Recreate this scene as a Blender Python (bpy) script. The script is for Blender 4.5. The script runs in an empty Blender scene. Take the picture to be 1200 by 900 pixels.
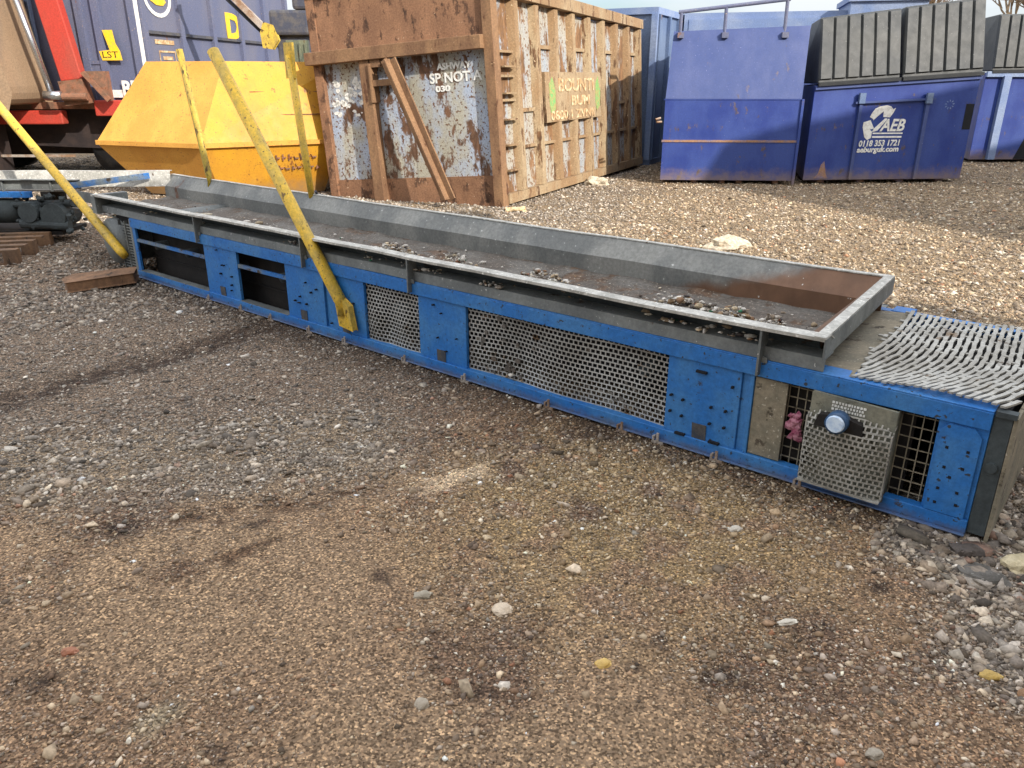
import bpy, math, random
import numpy as np
from mathutils import Vector, Matrix, noise as mnoise
R = math.radians
random.seed(7)
C = bpy.context.scene.collection
sc = bpy.context.scene

# ------------------------------------------------------------------ camera
cam_d = bpy.data.cameras.new('camera'); cam = bpy.data.objects.new('camera', cam_d); C.objects.link(cam)
cam.location = (0, 0, 1.6); cam.rotation_euler = (R(90 - 21.4), 0, 0)
cam_d.sensor_width = 36; cam_d.lens = 36 * 906 / 1200
cam_d.clip_start = 0.05; cam_d.clip_end = 2000
sc.camera = cam

# ------------------------------------------------------------------ light
SUN_EL = R(31)
SX, SY = 0.67, -0.74                       # horizontal direction towards the sun
world = bpy.data.worlds.new("World"); sc.world = world; world.use_nodes = True
wn, wl = world.node_tree.nodes, world.node_tree.links
bg = wn['Background']; bg.inputs[1].default_value = 0.15
sky = wn.new('ShaderNodeTexSky'); sky.sky_type = 'NISHITA'; sky.sun_disc = False
sky.sun_elevation = SUN_EL; sky.sun_rotation = math.atan2(SX, SY)
sky.dust_density = 1.5
tc = wn.new('ShaderNodeTexCoord'); mp = wn.new('ShaderNodeMapping'); mp.inputs['Scale'].default_value = (1, 1, 3.5)
nz = wn.new('ShaderNodeTexNoise'); nz.inputs['Scale'].default_value = 2.3; nz.inputs['Detail'].default_value = 8
rp = wn.new('ShaderNodeValToRGB'); rp.color_ramp.elements[0].position = .34; rp.color_ramp.elements[1].position = .58
mx = wn.new('ShaderNodeMix'); mx.data_type = 'RGBA'; mx.inputs['B'].default_value = (6.3, 6.2, 6.1, 1)
wl.new(tc.outputs['Generated'], mp.inputs[0]); wl.new(mp.outputs[0], nz.inputs['Vector']); wl.new(nz.outputs[0], rp.inputs[0])
wl.new(rp.outputs[0], mx.inputs['Factor']); wl.new(sky.outputs[0], mx.inputs['A']); sp = wn.new('ShaderNodeSeparateXYZ'); wl.new(tc.outputs['Generated'], sp.inputs[0])
el = wn.new('ShaderNodeMapRange'); el.interpolation_type = 'SMOOTHSTEP'; el.inputs[1].default_value = .0; el.inputs[2].default_value = .45
wl.new(sp.outputs['Z'], el.inputs[0])
tn = wn.new('ShaderNodeMix'); tn.data_type = 'RGBA'; tn.inputs['A'].default_value = (.40, .435, .47, 1); tn.inputs['B'].default_value = (1.12, 1.12, 1.12, 1); wl.new(el.outputs[0], tn.inputs['Factor'])
ml = wn.new('ShaderNodeMix'); ml.data_type = 'RGBA'; ml.blend_type = 'MULTIPLY'; ml.inputs['Factor'].default_value = 1
wl.new(mx.outputs['Result'], ml.inputs['A']); wl.new(tn.outputs['Result'], ml.inputs['B']); wl.new(ml.outputs['Result'], bg.inputs[0])
sd = bpy.data.lights.new('sun', 'SUN'); sd.energy = 2.8; sd.angle = R(0.55); sd.color = (1, .93, .84)
so = bpy.data.objects.new('sun', sd); C.objects.link(so)
to_sun = Vector((SX, SY, math.tan(SUN_EL) * math.hypot(SX, SY))).normalized()
so.rotation_euler = to_sun.to_track_quat('Z', 'Y').to_euler(); so.location = (10, -10, 20)
sc.view_settings.view_transform = 'Standard'; sc.view_settings.look = 'None'
sc.view_settings.gamma = 1; sc.view_settings.use_curve_mapping = False
sc.view_settings.exposure = 1.12
sc.render.engine = 'CYCLES'
sc.cycles.max_bounces = 6

# ------------------------------------------------------------------ materials
def S(r, g, b):                              # sRGB 0..255 to linear
    f = lambda c: (c / 12.92) if c <= .04045 else ((c + .055) / 1.055) ** 2.4
    return (f(r / 255), f(g / 255), f(b / 255), 1)

def mat(name, base, second=None, amt=.5, scale=4., rust=None, rust_amt=0., rust_scale=3., streak=1., rough=.6,
        metal=0., bump=.15, bump_scale=60., speck=None, speck_amt=0., speck_scale=70., fine=.25, stain=None, mud=None):
    """worn surface: base, blotches of `second`, patches of `rust`, specks; all in object space"""
    m = bpy.data.materials.new(name); m.use_nodes = True
    N, L = m.node_tree.nodes, m.node_tree.links
    b = N['Principled BSDF']
    b.inputs['Metallic'].default_value = metal
    tc = N.new('ShaderNodeTexCoord')
    mp = N.new('ShaderNodeMapping'); mp.inputs['Scale'].default_value = (1, 1, streak); L.new(tc.outputs['Object'], mp.inputs[0])
    def noise(sc_, det=8, rg=.62, src=mp):
        n = N.new('ShaderNodeTexNoise'); n.inputs['Scale'].default_value = sc_; n.inputs['Detail'].default_value = det
        n.inputs['Roughness'].default_value = rg; L.new(src.outputs[0] if src is mp else src.outputs['Object'], n.inputs['Vector']); return n
    def ramp(n, a, c):
        r = N.new('ShaderNodeMapRange'); r.inputs[1].default_value = a; r.inputs[2].default_value = c
        r.interpolation_type = 'SMOOTHSTEP'; L.new(n.outputs[0], r.inputs[0]); return r
    def mix(fac, A, B, mode='MIX'):
        x = N.new('ShaderNodeMix'); x.data_type = 'RGBA'; x.blend_type = mode
        if isinstance(fac, float): x.inputs['Factor'].default_value = fac
        else: L.new(fac.outputs[0], x.inputs['Factor'])
        for k, v in (('A', A), ('B', B)):
            if isinstance(v, tuple): x.inputs[k].default_value = v
            else: L.new(v.outputs['Result'] if v.bl_idname == 'ShaderNodeMix' else v.outputs[0], x.inputs[k])
        return x
    col = mix(0.0, base, base)
    if second:
        c = .62 - .24 * amt
        col = mix(ramp(noise(scale), c - .1, c + .12), col, second)
    if fine:
        n = noise(45, 6, .75, tc); r = ramp(n, .3, .7)
        dark = tuple(x * (1 - fine) for x in (1, 1, 1)) + (1,); lite = tuple(1 + fine * .6 for _ in range(3)) + (1,)
        col = mix(1.0, col, mix(r, dark, lite), 'MULTIPLY')
    rr = None
    if rust and rust_amt > 0:
        c = .70 - .36 * rust_amt
        rr = ramp(noise(rust_scale, 12, .68), c - .02, c + .04)
        rc = mix(ramp(noise(14, 6), .35, .65), rust, tuple(x * .45 for x in rust[:3]) + (1,))
        col = mix(rr, col, rc)
    if stain:                                            # a rusted area with a shape of its own near one end
        sx = N.new('ShaderNodeSeparateXYZ'); L.new(tc.outputs['Object'], sx.inputs[0])
        zz = N.new('ShaderNodeMath'); zz.operation = 'MULTIPLY_ADD'; L.new(sx.outputs['Z'], zz.inputs[0]); zz.inputs[1].default_value = -stain[3]; L.new(sx.outputs['X'], zz.inputs[2])
        nn = noise(4, 6, .6, tc); aa = N.new('ShaderNodeMath'); aa.operation = 'MULTIPLY_ADD'; L.new(nn.outputs[0], aa.inputs[0]); aa.inputs[1].default_value = .5; L.new(zz.outputs[0], aa.inputs[2])
        col = mix(ramp(aa, stain[0], stain[1]), col, mix(ramp(noise(7, 6), .35, .65), stain[2], tuple(q*.7 for q in stain[2][:3])+(1,)))
    if mud:                                              # dried mud splashed up from the ground
        sz = N.new('ShaderNodeSeparateXYZ'); L.new(tc.outputs['Object'], sz.inputs[0])
        a1 = N.new('ShaderNodeMath'); a1.operation = 'MULTIPLY_ADD'; L.new(noise(mud[3], 10, .75, tc).outputs[0], a1.inputs[0]); a1.inputs[1].default_value = mud[1]*1.6; a1.inputs[2].default_value = -mud[1]*.8
        a2 = N.new('ShaderNodeMath'); a2.operation = 'ADD'; L.new(a1.outputs[0], a2.inputs[0]); L.new(sz.outputs['Z'], a2.inputs[1])
        mm = ramp(a2, mud[1], mud[0]); mu = N.new('ShaderNodeMath'); mu.operation = 'MULTIPLY'; L.new(mm.outputs[0], mu.inputs[0]); mu.inputs[1].default_value = .7
        col = mix(mu, col, mud[2])
    if speck and speck_amt > 0:
        c = .74 - .25 * speck_amt
        sp = ramp(noise(speck_scale, 3, .5, tc), c, c + .03)
        col = mix(sp, col, speck)
    L.new(col.outputs['Result'], b.inputs['Base Color'])
    rn = N.new('ShaderNodeMapRange'); rn.inputs[3].default_value = max(.05, rough - .12); rn.inputs[4].default_value = min(1, rough + .18)
    L.new(noise(9).outputs[0], rn.inputs[0]); L.new(rn.outputs[0], b.inputs['Roughness'])
    if bump:
        bn = noise(bump_scale, 6, .7, tc); bp = N.new('ShaderNodeBump'); bp.inputs['Strength'].default_value = bump
        bp.inputs['Distance'].default_value = .004; L.new(bn.outputs[0], bp.inputs['Height']); L.new(bp.outputs[0], b.inputs['Normal'])
    return m

RUST = S(132, 74, 38)
M = {}
M['blue'] = mat('blue_paint', S(36, 110, 184), S(62, 124, 184), .45, 3, S(70, 62, 58), .15, 11, 1, .5, 0, .2, 60, S(50, 60, 72), .34, 46, .22, mud=(.0, .05, S(96, 86, 72), 22))
M['blue_dirty'] = mat('dusty_blue_paint', S(40, 108, 178), S(110, 122, 130), .5, 5, S(80, 66, 52), .3, 8, 1, .6, 0, .15, 80, S(40, 45, 50), .3, 50)
M['galv'] = mat('galvanised_steel', S(128, 132, 130), S(104, 108, 108), .5, 3, S(96, 78, 62), .16, 4, .6, .55, .25, .12, 50, S(190, 190, 185), .22, 60, .2)
M['galv_lip'] = mat('scuffed_steel_lip', S(192, 190, 182), S(164, 162, 154), .5, 9, S(112, 84, 60), .2, 10, 1, .6, .2, .2, 70, S(220, 218, 210), .45, 50)
M['galv_dark'] = mat('dark_steel_rim_shade', S(70, 78, 80), S(54, 60, 62), .5, 4, S(70, 58, 48), .2, 5, 1, .75, .1, .1)
M['trough_in'] = mat('worn_trough_steel', S(142, 142, 137), S(112, 114, 112), .55, 2.2, S(128, 78, 48), .12, 1.6, .5, .6, .2, .15, 60, S(205, 205, 200), .12, 45, .25, stain=(-3.12, -2.85, S(124, 92, 70), 3.2))
M['rusty_in'] = mat('rusted_trough_end', S(116, 88, 68), S(100, 74, 56), .5, 4, S(90, 74, 62), .3, 7, 1, .85, 0, .3)
M['belt_dark'] = mat('dirty_belt', S(108, 104, 98), S(92, 84, 76), .5, 4, S(104, 82, 64), .35, 3, 1, .9, 0, .6, 40, S(160, 150, 135), .4, 60, .4)
M['void'] = mat('interior_shade_black', S(24, 21, 20), S(36, 31, 28), .5, 6, None, 0, 3, 1, .9, 0, .4)  # near-black that puts the shade of machine interiors into the colour
M['mesh'] = mat('zinc_mesh', S(184, 184, 180), S(158, 156, 150), .5, 4, S(120, 92, 60), .22, 6, 1, .6, .15, 0, 60, None, 0, 60, .2)
M['mesh_lite'] = mat('pale_link_mesh', S(178, 176, 168), S(150, 146, 136), .5, 5, S(120, 100, 76), .2, 8, 1, .6, .1, 0)
M['tan'] = mat('dusty_tan_plate', S(142, 132, 112), S(120, 114, 98), .5, 5, S(90, 80, 66), .3, 9, 1, .8, 0, .2, 80, S(180, 172, 155), .3)
M['greyplate'] = mat('dusty_grey_housing', S(136, 134, 118), S(110, 112, 102), .5, 7, S(86, 84, 70), .3, 9, 1, .7, .1, .2)
M['patch'] = mat('dark_grey_patch', S(62, 66, 74), S(84, 80, 76), .5, 20, None, 0, 3, 1, .8, 0, .3)
M['hole'] = mat('black_hole', S(16, 18, 24), None, 0, 1, None, 0, 3, 1, .9, 0, 0, fine=0)
M['yellow_pipe'] = mat('yellow_pipe_paint', S(226, 184, 52), S(196, 166, 76), .4, 9, S(120, 92, 40), .25, 22, .5, .5, 0, .2, 60, S(90, 70, 30), .35, 70)
M['olive_pipe'] = mat('dirty_olive_yellow_paint', S(190, 164, 62), S(160, 136, 62), .5, 9, S(100, 76, 36), .35, 22, .5, .6, 0, .3, 60, S(80, 62, 30), .4, 70)
M['white'] = mat('white_marking', S(232, 232, 226), S(208, 206, 198), .4, 20, None, 0, 3, 1, .6, 0, 0, fine=.08)
M['cream'] = mat('faded_cream_marking', S(212, 196, 158), S(176, 140, 100), .7, 14, None, 0, 3, 1, .8, 0, 0, fine=.2)
M['green'] = mat('faded_green_marking', S(110, 168, 98), S(160, 150, 96), .6, 18, None, 0, 3, 1, .8, 0, 0)
M['yellow_mark'] = mat('yellow_marking', S(240, 196, 30), S(220, 180, 70), .4, 14, None, 0, 3, 1, .6, 0, 0, fine=.1)
M['capblue'] = mat('blue_plastic', S(52, 84, 120), None, 0, 1, None, 0, 3, 1, .35, 0, 0, fine=.1)
M['capwhite'] = mat('pale_blue_white_plastic', S(214, 232, 250), S(180, 205, 235), .3, 30, None, 0, 3, 1, .35, 0, 0, fine=.05)
M['pink'] = mat('pink_rag_cloth', S(184, 128, 142), S(130, 62, 84), .5, 30, None, 0, 3, 1, .9, 0, .3)
M['skip_yellow'] = mat('skip_yellow_paint', S(198, 146, 34), S(186, 132, 38), .5, 2, S(140, 90, 40), .22, 5, .7, .55, 0, .2, 30, S(140, 90, 40), .32, 40, .1, mud=(.0, .30, S(132, 112, 88), 7))
M['skip_peach'] = mat('weakly_lit_skip_yellow', S(206, 152, 66), S(196, 140, 58), .5, 2.5, S(150, 100, 56), .1, 4, .7, .75, 0, .25, 30, S(140, 92, 60), .36, 40, .12, mud=(.0, .30, S(132, 112, 88), 7))  # skip yellow with the left faces' weaker light worked into the colour
M['rustc'] = mat('rust_brown_steel', S(126, 92, 68), S(146, 108, 80), .5, 2.2, S(96, 68, 50), .42, 5, .6, .9, 0, .5, 40, S(176, 150, 124), .22, 28, .35)
M['rustbeam'] = mat('orange_rust_beam', S(138, 106, 76), S(116, 86, 62), .5, 4, S(96, 62, 40), .25, 8, .4, .9, 0, .4, 50, S(176, 146, 112), .15, 30, .3)
M['flake'] = mat('flaking_pale_blue_paint', S(164, 176, 194), S(168, 164, 148), .6, 2.4, S(116, 84, 62), .46, 3.8, .5, .85, 0, .6, 40, S(104, 78, 60), .62, 24, .3)
M['flake_side'] = mat('flaking_cream_blue_paint', S(164, 158, 144), S(148, 154, 160), .5, 2, S(140, 104, 70), .55, 4.2, .35, .9, 0, .6, 40, S(112, 84, 60), .62, 22, .3)
M['rustrib'] = mat('tan_rust_rib', S(142, 114, 82), S(160, 140, 110), .55, 3, S(112, 80, 52), .38, 6, .3, .9, 0, .4, 50, S(190, 168, 136), .25, 30, .3)
M['navy'] = mat('navy_skip_paint', S(26, 50, 122), S(46, 68, 134), .55, 1.6, S(96, 84, 92), .26, 5, .6, .5, 0, .25, 20, S(104, 108, 140), .14, 38, .15, mud=(.0, .30, S(132, 112, 88), 7))
M['navy_lite'] = mat('dusty_lit_navy_paint', S(50, 68, 120), S(64, 78, 126), .5, 1.5, S(96, 90, 106), .2, 5, .5, .6, 0, .2, 20, S(110, 112, 150), .12, 45, .12, mud=(.0, .30, S(132, 112, 88), 7))  # dusty navy, lightened to carry sunlight on the plain skip's upper front
M['steelblue'] = mat('steel_blue_paint', S(84, 104, 138), S(104, 120, 146), .5, 1.5, S(120, 92, 76), .16, 4, .4, .6, 0, .2)
M['paleblue'] = mat('pale_faded_blue_paint', S(108, 128, 166), S(132, 146, 172), .5, 1.2, None, 0, 3, 1, .7, 0, .1)
M['faded'] = mat('faded_slate_blue_paint', S(92, 98, 124), S(104, 106, 124), .5, 1.6, S(132, 100, 92), .18, 4, .35, .7, 0, .2, 50, S(160, 140, 120), .25, 40)
M['lid'] = mat('black_plastic_lid', S(52, 55, 56), S(66, 67, 65), .5, 1.2, None, 0, 3, 1, .6, 0, .1, 50, S(130, 130, 125), .12, 40, .12)
M['lid_groove'] = mat('dark_lid_groove', S(40, 42, 44), None, 0, 1, None, 0, 3, 1, .8, 0, 0)
M['rail_lite'] = mat('bare_steel_rail', S(170, 160, 150), S(140, 110, 84), .5, 6, None, 0, 3, 1, .6, .2, .2)
M['rustspot'] = mat('orange_rust_strip', S(150, 116, 92), S(120, 110, 130), .4, 7, None, 0, 3, 1, .9, 0, .2)
M['red'] = mat('red_truck_paint', S(180, 62, 48), S(166, 72, 58), .4, 2, S(130, 70, 50), .12, 5, .5, .5, 0, .1)
M['chassis'] = mat('black_chassis', S(38, 30, 30), S(56, 44, 40), .5, 3, None, 0, 3, 1, .8, 0, .2)
M['beige'] = mat('dusty_beige_body', S(146, 122, 96), S(130, 112, 92), .5, 2, S(110, 80, 55), .12, 4, .6, .8, 0, .2)
M['chrome'] = mat('bright_steel_rod', S(190, 195, 200), None, 0, 1, None, 0, 3, 1, .25, .9, 0, fine=.1)
M['brownmetal'] = mat('brown_dirty_bracket', S(140, 96, 72), S(110, 84, 66), .5, 8, RUST, .3, 9, 1, .8, 0, .4)
M['slate'] = mat('dark_slate_block', S(62, 66, 80), S(86, 84, 84), .5, 6, None, 0, 3, 1, .8, 0, .3)
M['mossy'] = mat('mossy_grey_steel', S(110, 114, 92), S(84, 92, 80), .5, 7, S(92, 80, 56), .3, 9, .3, .9, 0, .4)
M['rubber'] = mat('tyre_rubber', S(34, 34, 36), S(60, 54, 48), .4, 6, None, 0, 3, 1, .9, 0, .4)
M['wood'] = mat('weathered_wood', S(128, 98, 72), S(104, 82, 64), .5, 7, S(70, 56, 44), .3, 12, .2, .9, 0, .5)
M['wood_orange'] = mat('orange_brown_timber', S(140, 106, 78), S(116, 88, 66), .5, 9, S(70, 56, 44), .25, 12, .2, .9, 0, .5)
M['wall'] = mat('pale_profiled_cladding', S(190, 186, 176), S(176, 172, 164), .4, 1, None, 0, 3, 1, .7, 0, .1)
M['bark'] = mat('bare_branch_bark', S(150, 132, 108), S(120, 104, 86), .5, 5, None, 0, 3, 1, .9, 0, 0)

# ------------------------------------------------------------------ mesh helpers
class MB:
    def __init__(s, f=None): s.v = []; s.f = []; s.mi = []; s.fn = f
    def add(s, vs, fs, mi=0):
        n = len(s.v)
        s.v += [tuple(s.fn(*p)) if s.fn else tuple(p) for p in vs]
        s.f += [tuple(n + i for i in f) for f in fs]; s.mi += [mi] * len(fs); return s
    def box(s, x0, x1, y0, y1, z0, z1, mi=0):
        x0, x1 = min(x0, x1), max(x0, x1)
        return s.add([(x0,y0,z0),(x1,y0,z0),(x1,y1,z0),(x0,y1,z0),(x0,y0,z1),(x1,y0,z1),(x1,y1,z1),(x0,y1,z1)],
                     [(0,3,2,1),(4,5,6,7),(0,1,5,4),(1,2,6,5),(2,3,7,6),(3,0,4,7)], mi)
    def beam(s, a, b, w, h, mi=0, up=(0,0,1)):
        a, b = Vector(a), Vector(b); d = (b - a).normalized(); u = Vector(up)
        if abs(d.dot(u)) > .98: u = Vector((0,1,0))
        r = d.cross(u).normalized() * (w / 2); t = r.cross(d).normalized() * (h / 2)
        P = [a-r-t, a+r-t, a+r+t, a-r+t, b-r-t, b+r-t, b+r+t, b-r+t]
        return s.add([tuple(p) for p in P], [(0,3,2,1),(4,5,6,7),(0,1,5,4),(1,2,6,5),(2,3,7,6),(3,0,4,7)], mi)
    def tube(s, pts, rad, n=10, mi=0, cap=True):
        pts = [Vector(p) for p in pts]; k = len(pts)
        rads = rad if isinstance(rad, (list, tuple)) else [rad] * k
        vs = []
        for i, p in enumerate(pts):
            d = (pts[min(i+1, k-1)] - pts[max(i-1, 0)]).normalized()
            u = Vector((0,0,1)) if abs(d.z) < .95 else Vector((0,1,0))
            r = d.cross(u).normalized(); t = r.cross(d)
            vs += [tuple(p + (r * math.cos(2*math.pi*j/n) + t * math.sin(2*math.pi*j/n)) * rads[i]) for j in range(n)]
        fs = [(i*n+j, i*n+(j+1)%n, (i+1)*n+(j+1)%n, (i+1)*n+j) for i in range(k-1) for j in range(n)]
        if cap: fs += [tuple(range(n-1,-1,-1)), tuple((k-1)*n+j for j in range(n))]
        return s.add(vs, fs, mi)
    def prism(s, poly, h0, h1, axis='z', mi=0):
        """poly: 2-D outline; extruded along axis between h0 and h1"""
        n = len(poly)
        def P(a, b, h): return {'z': (a, b, h), 'y': (a, h, b), 'x': (h, a, b)}[axis]
        vs = [P(a, b, h0) for a, b in poly] + [P(a, b, h1) for a, b in poly]
        fs = [tuple(range(n)), tuple(range(2*n-1, n-1, -1))] + [(i, (i+1)%n, n+(i+1)%n, n+i) for i in range(n)]
        return s.add(vs, fs, mi)
    def sheet(s, prof, x0, x1, th=.006, mi=0, slices=1, wob=0., x1f=None):
        """folded sheet: profile (y,z) swept along x with thickness"""
        n = len(prof); off = []
        for i in range(n):
            a, b = prof[max(i-1,0)], prof[min(i+1,n-1)]
            d = Vector((b[0]-a[0], b[1]-a[1])); d = d.normalized() if d.length else Vector((1,0))
            off.append((prof[i][0] - d.y*th, prof[i][1] + d.x*th))
        vs = []
        for k in range(slices+1):
            x = x0 + (x1-x0)*k/slices
            for (y, z) in prof + off:
                w = mnoise.noise(Vector((x*1.7, y*2, z*2)))*wob
                vs.append((x, y+w, z+w*.7))
        m = 2*n; fs = []
        for k in range(slices):
            for i in range(n-1):
                fs.append((k*m+i, k*m+i+1, (k+1)*m+i+1, (k+1)*m+i))
                fs.append((k*m+n+i+1, k*m+n+i, (k+1)*m+n+i, (k+1)*m+n+i+1))
            for i in (0, n-1):
                fs.append((k*m+i, k*m+n+i, (k+1)*m+n+i, (k+1)*m+i))
        for k in (0, slices):
            for i in range(n-1): fs.append((k*m+i, k*m+i+1, k*m+n+i+1, k*m+n+i))
        return s.add(vs, fs, mi)
    def build(s, name, m, parent=None, smooth=False, bevel=0):
        used = sorted({i for f in s.f for i in f})
        if len(used) < len(s.v):
            mp_ = {i: k for k, i in enumerate(used)}; s.v = [s.v[i] for i in used]; s.f = [tuple(mp_[i] for i in f) for f in s.f]
        me = bpy.data.meshes.new(name); me.from_pydata(s.v, [], s.f)
        ms = m if isinstance(m, (list, tuple)) else [m]
        for x in ms: me.materials.append(M[x] if isinstance(x, str) else x)
        if len(ms) > 1: me.polygons.foreach_set('material_index', s.mi)
        if smooth: me.polygons.foreach_set('use_smooth', [True]*len(s.f))
        me.update()
        o = bpy.data.objects.new(name, me); C.objects.link(o); o.parent = parent
        if bevel:
            b = o.modifiers.new('bevel', 'BEVEL'); b.width = bevel; b.segments = 2; b.limit_method = 'ANGLE'
        return o

def build_each(mb, name, m, parent, n=None, **k):
    """every closed piece of the mesh builder as a part of its own"""
    out = []; par = list(range(len(mb.v)))
    def find(i):
        while par[i] != i: par[i] = par[par[i]]; i = par[i]
        return i
    for f in mb.f:
        for i in f[1:]: par[find(i)] = find(f[0])
    gr = {}
    for f in mb.f: gr.setdefault(find(f[0]), []).append(f)
    for fs in gr.values():
        q = MB(); ids = sorted({i for f in fs for i in f}); mp_ = {i: j for j, i in enumerate(ids)}
        q.v = [mb.v[i] for i in ids]; q.f = [tuple(mp_[i] for i in f) for f in fs]; q.mi = [0]*len(fs)
        out.append(q.build(name, m, parent, **k))
    return out

def tag(o, label=None, cat=None, group=None, kind=None):
    for k, v in (('label', label), ('category', cat), ('group', group), ('kind', kind)):
        if v: o[k] = v
    return o
def thing(name, label, cat, loc, rot=(0,0,0), group=None):
    o = bpy.data.objects.new(name, None); C.objects.link(o); o.empty_display_size = .2
    o.location = loc; o.rotation_euler = rot
    return tag(o, label, cat, group)

def text(name, s, m, parent, origin, xdir, up, size, extr=.004, width=None, shear=0., bold=0.):
    """writing as a mesh: baseline start at origin, running along xdir, letters upright along `up`"""
    cu = bpy.data.curves.new('t', 'FONT'); cu.body = s; cu.size = size; cu.extrude = extr; cu.shear = shear; cu.offset = bold; cu.resolution_u = 3
    ob = bpy.data.objects.new('t', cu); C.objects.link(ob)
    me = bpy.data.meshes.new_from_object(ob.evaluated_get(bpy.context.evaluated_depsgraph_get())) if False else None
    bpy.context.view_layer.update()
    me = bpy.data.meshes.new_from_object(ob, depsgraph=bpy.context.evaluated_depsgraph_get())
    bpy.data.objects.remove(ob)
    w = max(v.co.x for v in me.vertices) or 1
    kx = width / w if width else 1
    X, Z = Vector(xdir).normalized(), Vector(up).normalized(); Y = Z.cross(X)
    for v in me.vertices:
        p = v.co.copy(); v.co = Vector(origin) + X*p.x*kx + Z*p.y - X.cross(Z)*(-p.z)
    me.materials.clear(); me.materials.append(M[m])
    o = bpy.data.objects.new(name, me); C.objects.link(o); o.parent = parent
    return o

# ------------------------------------------------------------------ ground
rng = np.random.default_rng(5)
_tab = rng.random((256, 256))
def vnoise(x, y):
    xi = np.floor(x).astype(int); yi = np.floor(y).astype(int); fx = x - xi; fy = y - yi
    fx = fx*fx*(3-2*fx); fy = fy*fy*(3-2*fy)
    g = lambda i, j: _tab[i & 255, j & 255]
    return (g(xi,yi)*(1-fx)+g(xi+1,yi)*fx)*(1-fy) + (g(xi,yi+1)*(1-fx)+g(xi+1,yi+1)*fx)*fy
def fbm(x, y, f, o=4):
    r = 0; a = .5; t = 0
    for k in range(o):
        r = r + a*vnoise(x*f+17.3*k, y*f+9.1*k); t += a; a *= .5; f *= 2.03
    return r/t
def sstep(a, b, x): t = np.clip((x-a)/(b-a), 0, 1); return t*t*(3-2*t)
def seg(x, y, a, b):
    ax, ay = a; bx, by = b; dx, dy = bx-ax, by-ay
    t = np.clip(((x-ax)*dx+(y-ay)*dy)/(dx*dx+dy*dy), 0, 1)
    return np.hypot(x-ax-t*dx, y-ay-t*dy)
OX, OY = 1.709, 2.510
def uv(x, y): return -(x-OX)*.768+(y-OY)*.64, (x-OX)*.64+(y-OY)*.768
def lin(r, g, b): return np.array(S(r, g, b)[:3])
def zones(x, y):
    """returns earth colour (linear), stone density 0..1, stone size factor, stone tint"""
    n1 = fbm(x, y, .9); n2 = fbm(x+40, y+7, 2.6); n3 = fbm(x-13, y+70, 7.); n4 = fbm(x+5, y-33, 26.)
    u, v = uv(x, y)
    z = np.zeros(x.shape+(3,)); z[...] = lin(150, 124, 100)
    def blend(c, m): m = np.clip(m, 0, 1)[..., None]; z[...] = z*(1-m) + c*m
    blend(lin(164, 140, 113), sstep(.42, .66, n1)*.8)
    blend(lin(112, 90, 76), sstep(.50, .68, n2)*.75)
    # olive tinge in the middle of the foreground
    blend(lin(164, 142, 102), sstep(1.2, .3, np.hypot((x-.5)/1.1, y-2.75))*sstep(.3, .6, n3)*.7)
    # greyer loose stone to the left of the conveyor and beyond
    gl = sstep(2.75, 3.6, y - .05*x + (n1-.5)*1.6) * sstep(.35, -.9, x + (n2-.5)*1.2 - (y-3.6)*.25)
    blend(lin(132, 116, 101), gl*.95)
    far = sstep(.9, 1.4, v)
    blend(lin(138, 121, 98), far)
    blend(lin(126, 112, 94), far*sstep(.5, .7, n1)*.6)
    rc = sstep(1.25, 1.7, x + (n2-.5)*.5 - (y-1.6)*.05) * sstep(.2, -.1, -(u)-0.0 + 0*x - 9)  # unused guard
    rc = sstep(1.15, 1.6, x + (n2-.5)*.6 + (y-2)*.12) * (u < .25) * sstep(1.6, .4, v)
    blend(lin(130, 116, 100), rc*.9)
    # lighter stony band across the left foreground
    bd = sstep(.55, .15, seg(x, y, (-3.2, 2.9), (-.9, 3.35)) + (n2-.5)*.35)
    blend(lin(150, 134, 112), bd*.6)
    # dark tyre track
    tk = sstep(.25, .06, seg(x, y, (-2.9, 3.6), (-1.72, 5.15)) + (n3-.5)*.16)
    blend(lin(62, 50, 44), tk*.85*sstep(.22,.5,n4))
    tk2 = sstep(.10, .02, seg(x, y, (-1.25, 2.65), (-.55, 2.95)) + (n3-.5)*.2)
    tk3 = sstep(.09, .01, seg(x, y, (-1.3, 2.18), (-.9, 2.45)) + (n3-.5)*.2)
    blend(lin(84, 62, 48), np.maximum(tk2, tk3)*.75*sstep(.38,.6,n4))
    # earth gets darker towards the foot of the conveyor
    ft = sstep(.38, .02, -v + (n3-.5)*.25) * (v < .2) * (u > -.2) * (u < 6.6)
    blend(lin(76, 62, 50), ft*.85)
    # little heaps of dark leaf mould
    for (px_, py_, rr_) in ((.47,1.93,.05),(.62,1.78,.06),(.36,1.82,.03),(-.98,2.62,.07),(-1.5,2.55,.10),(-.1,1.72,.04),(-1.35,1.75,.07),(.95,1.98,.04),(-.45,2.25,.04),(1.25,2.2,.05),(-.75,1.5,.05)):
        blend(lin(70, 58, 52), sstep(rr_*1.4, rr_*.2, np.hypot(x-px_, (y-py_)*1.3) + (n4-.5)*.12)*.8)
    # pale dusty patch
    pp = sstep(.10, .02, seg(x, y, (-.36, 2.93), (-.16, 3.05)) + (n4-.5)*.16)
    blend(lin(224, 200, 168), pp*.8)
    pp2 = sstep(.09, .02, np.hypot(x+.93, (y-1.62)) + (n3-.5)*.14)
    blend(lin(176, 164, 138), pp2*.7)
    dens = .42 + .35*sstep(.4, .65, n2) + .25*gl + .35*far + .5*rc + 1.1*bd*(n3>.42) - .45*sstep(.45, .62, n1)*(1-far)*(1-gl)
    dens = np.clip(dens*(1-.5*np.maximum(tk, pp)), .05, 1)
    size = 1 + .0*gl + .9*rc + .5*bd*(n3 > .5)
    return z, dens, size, (gl, far, rc, bd)

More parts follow.
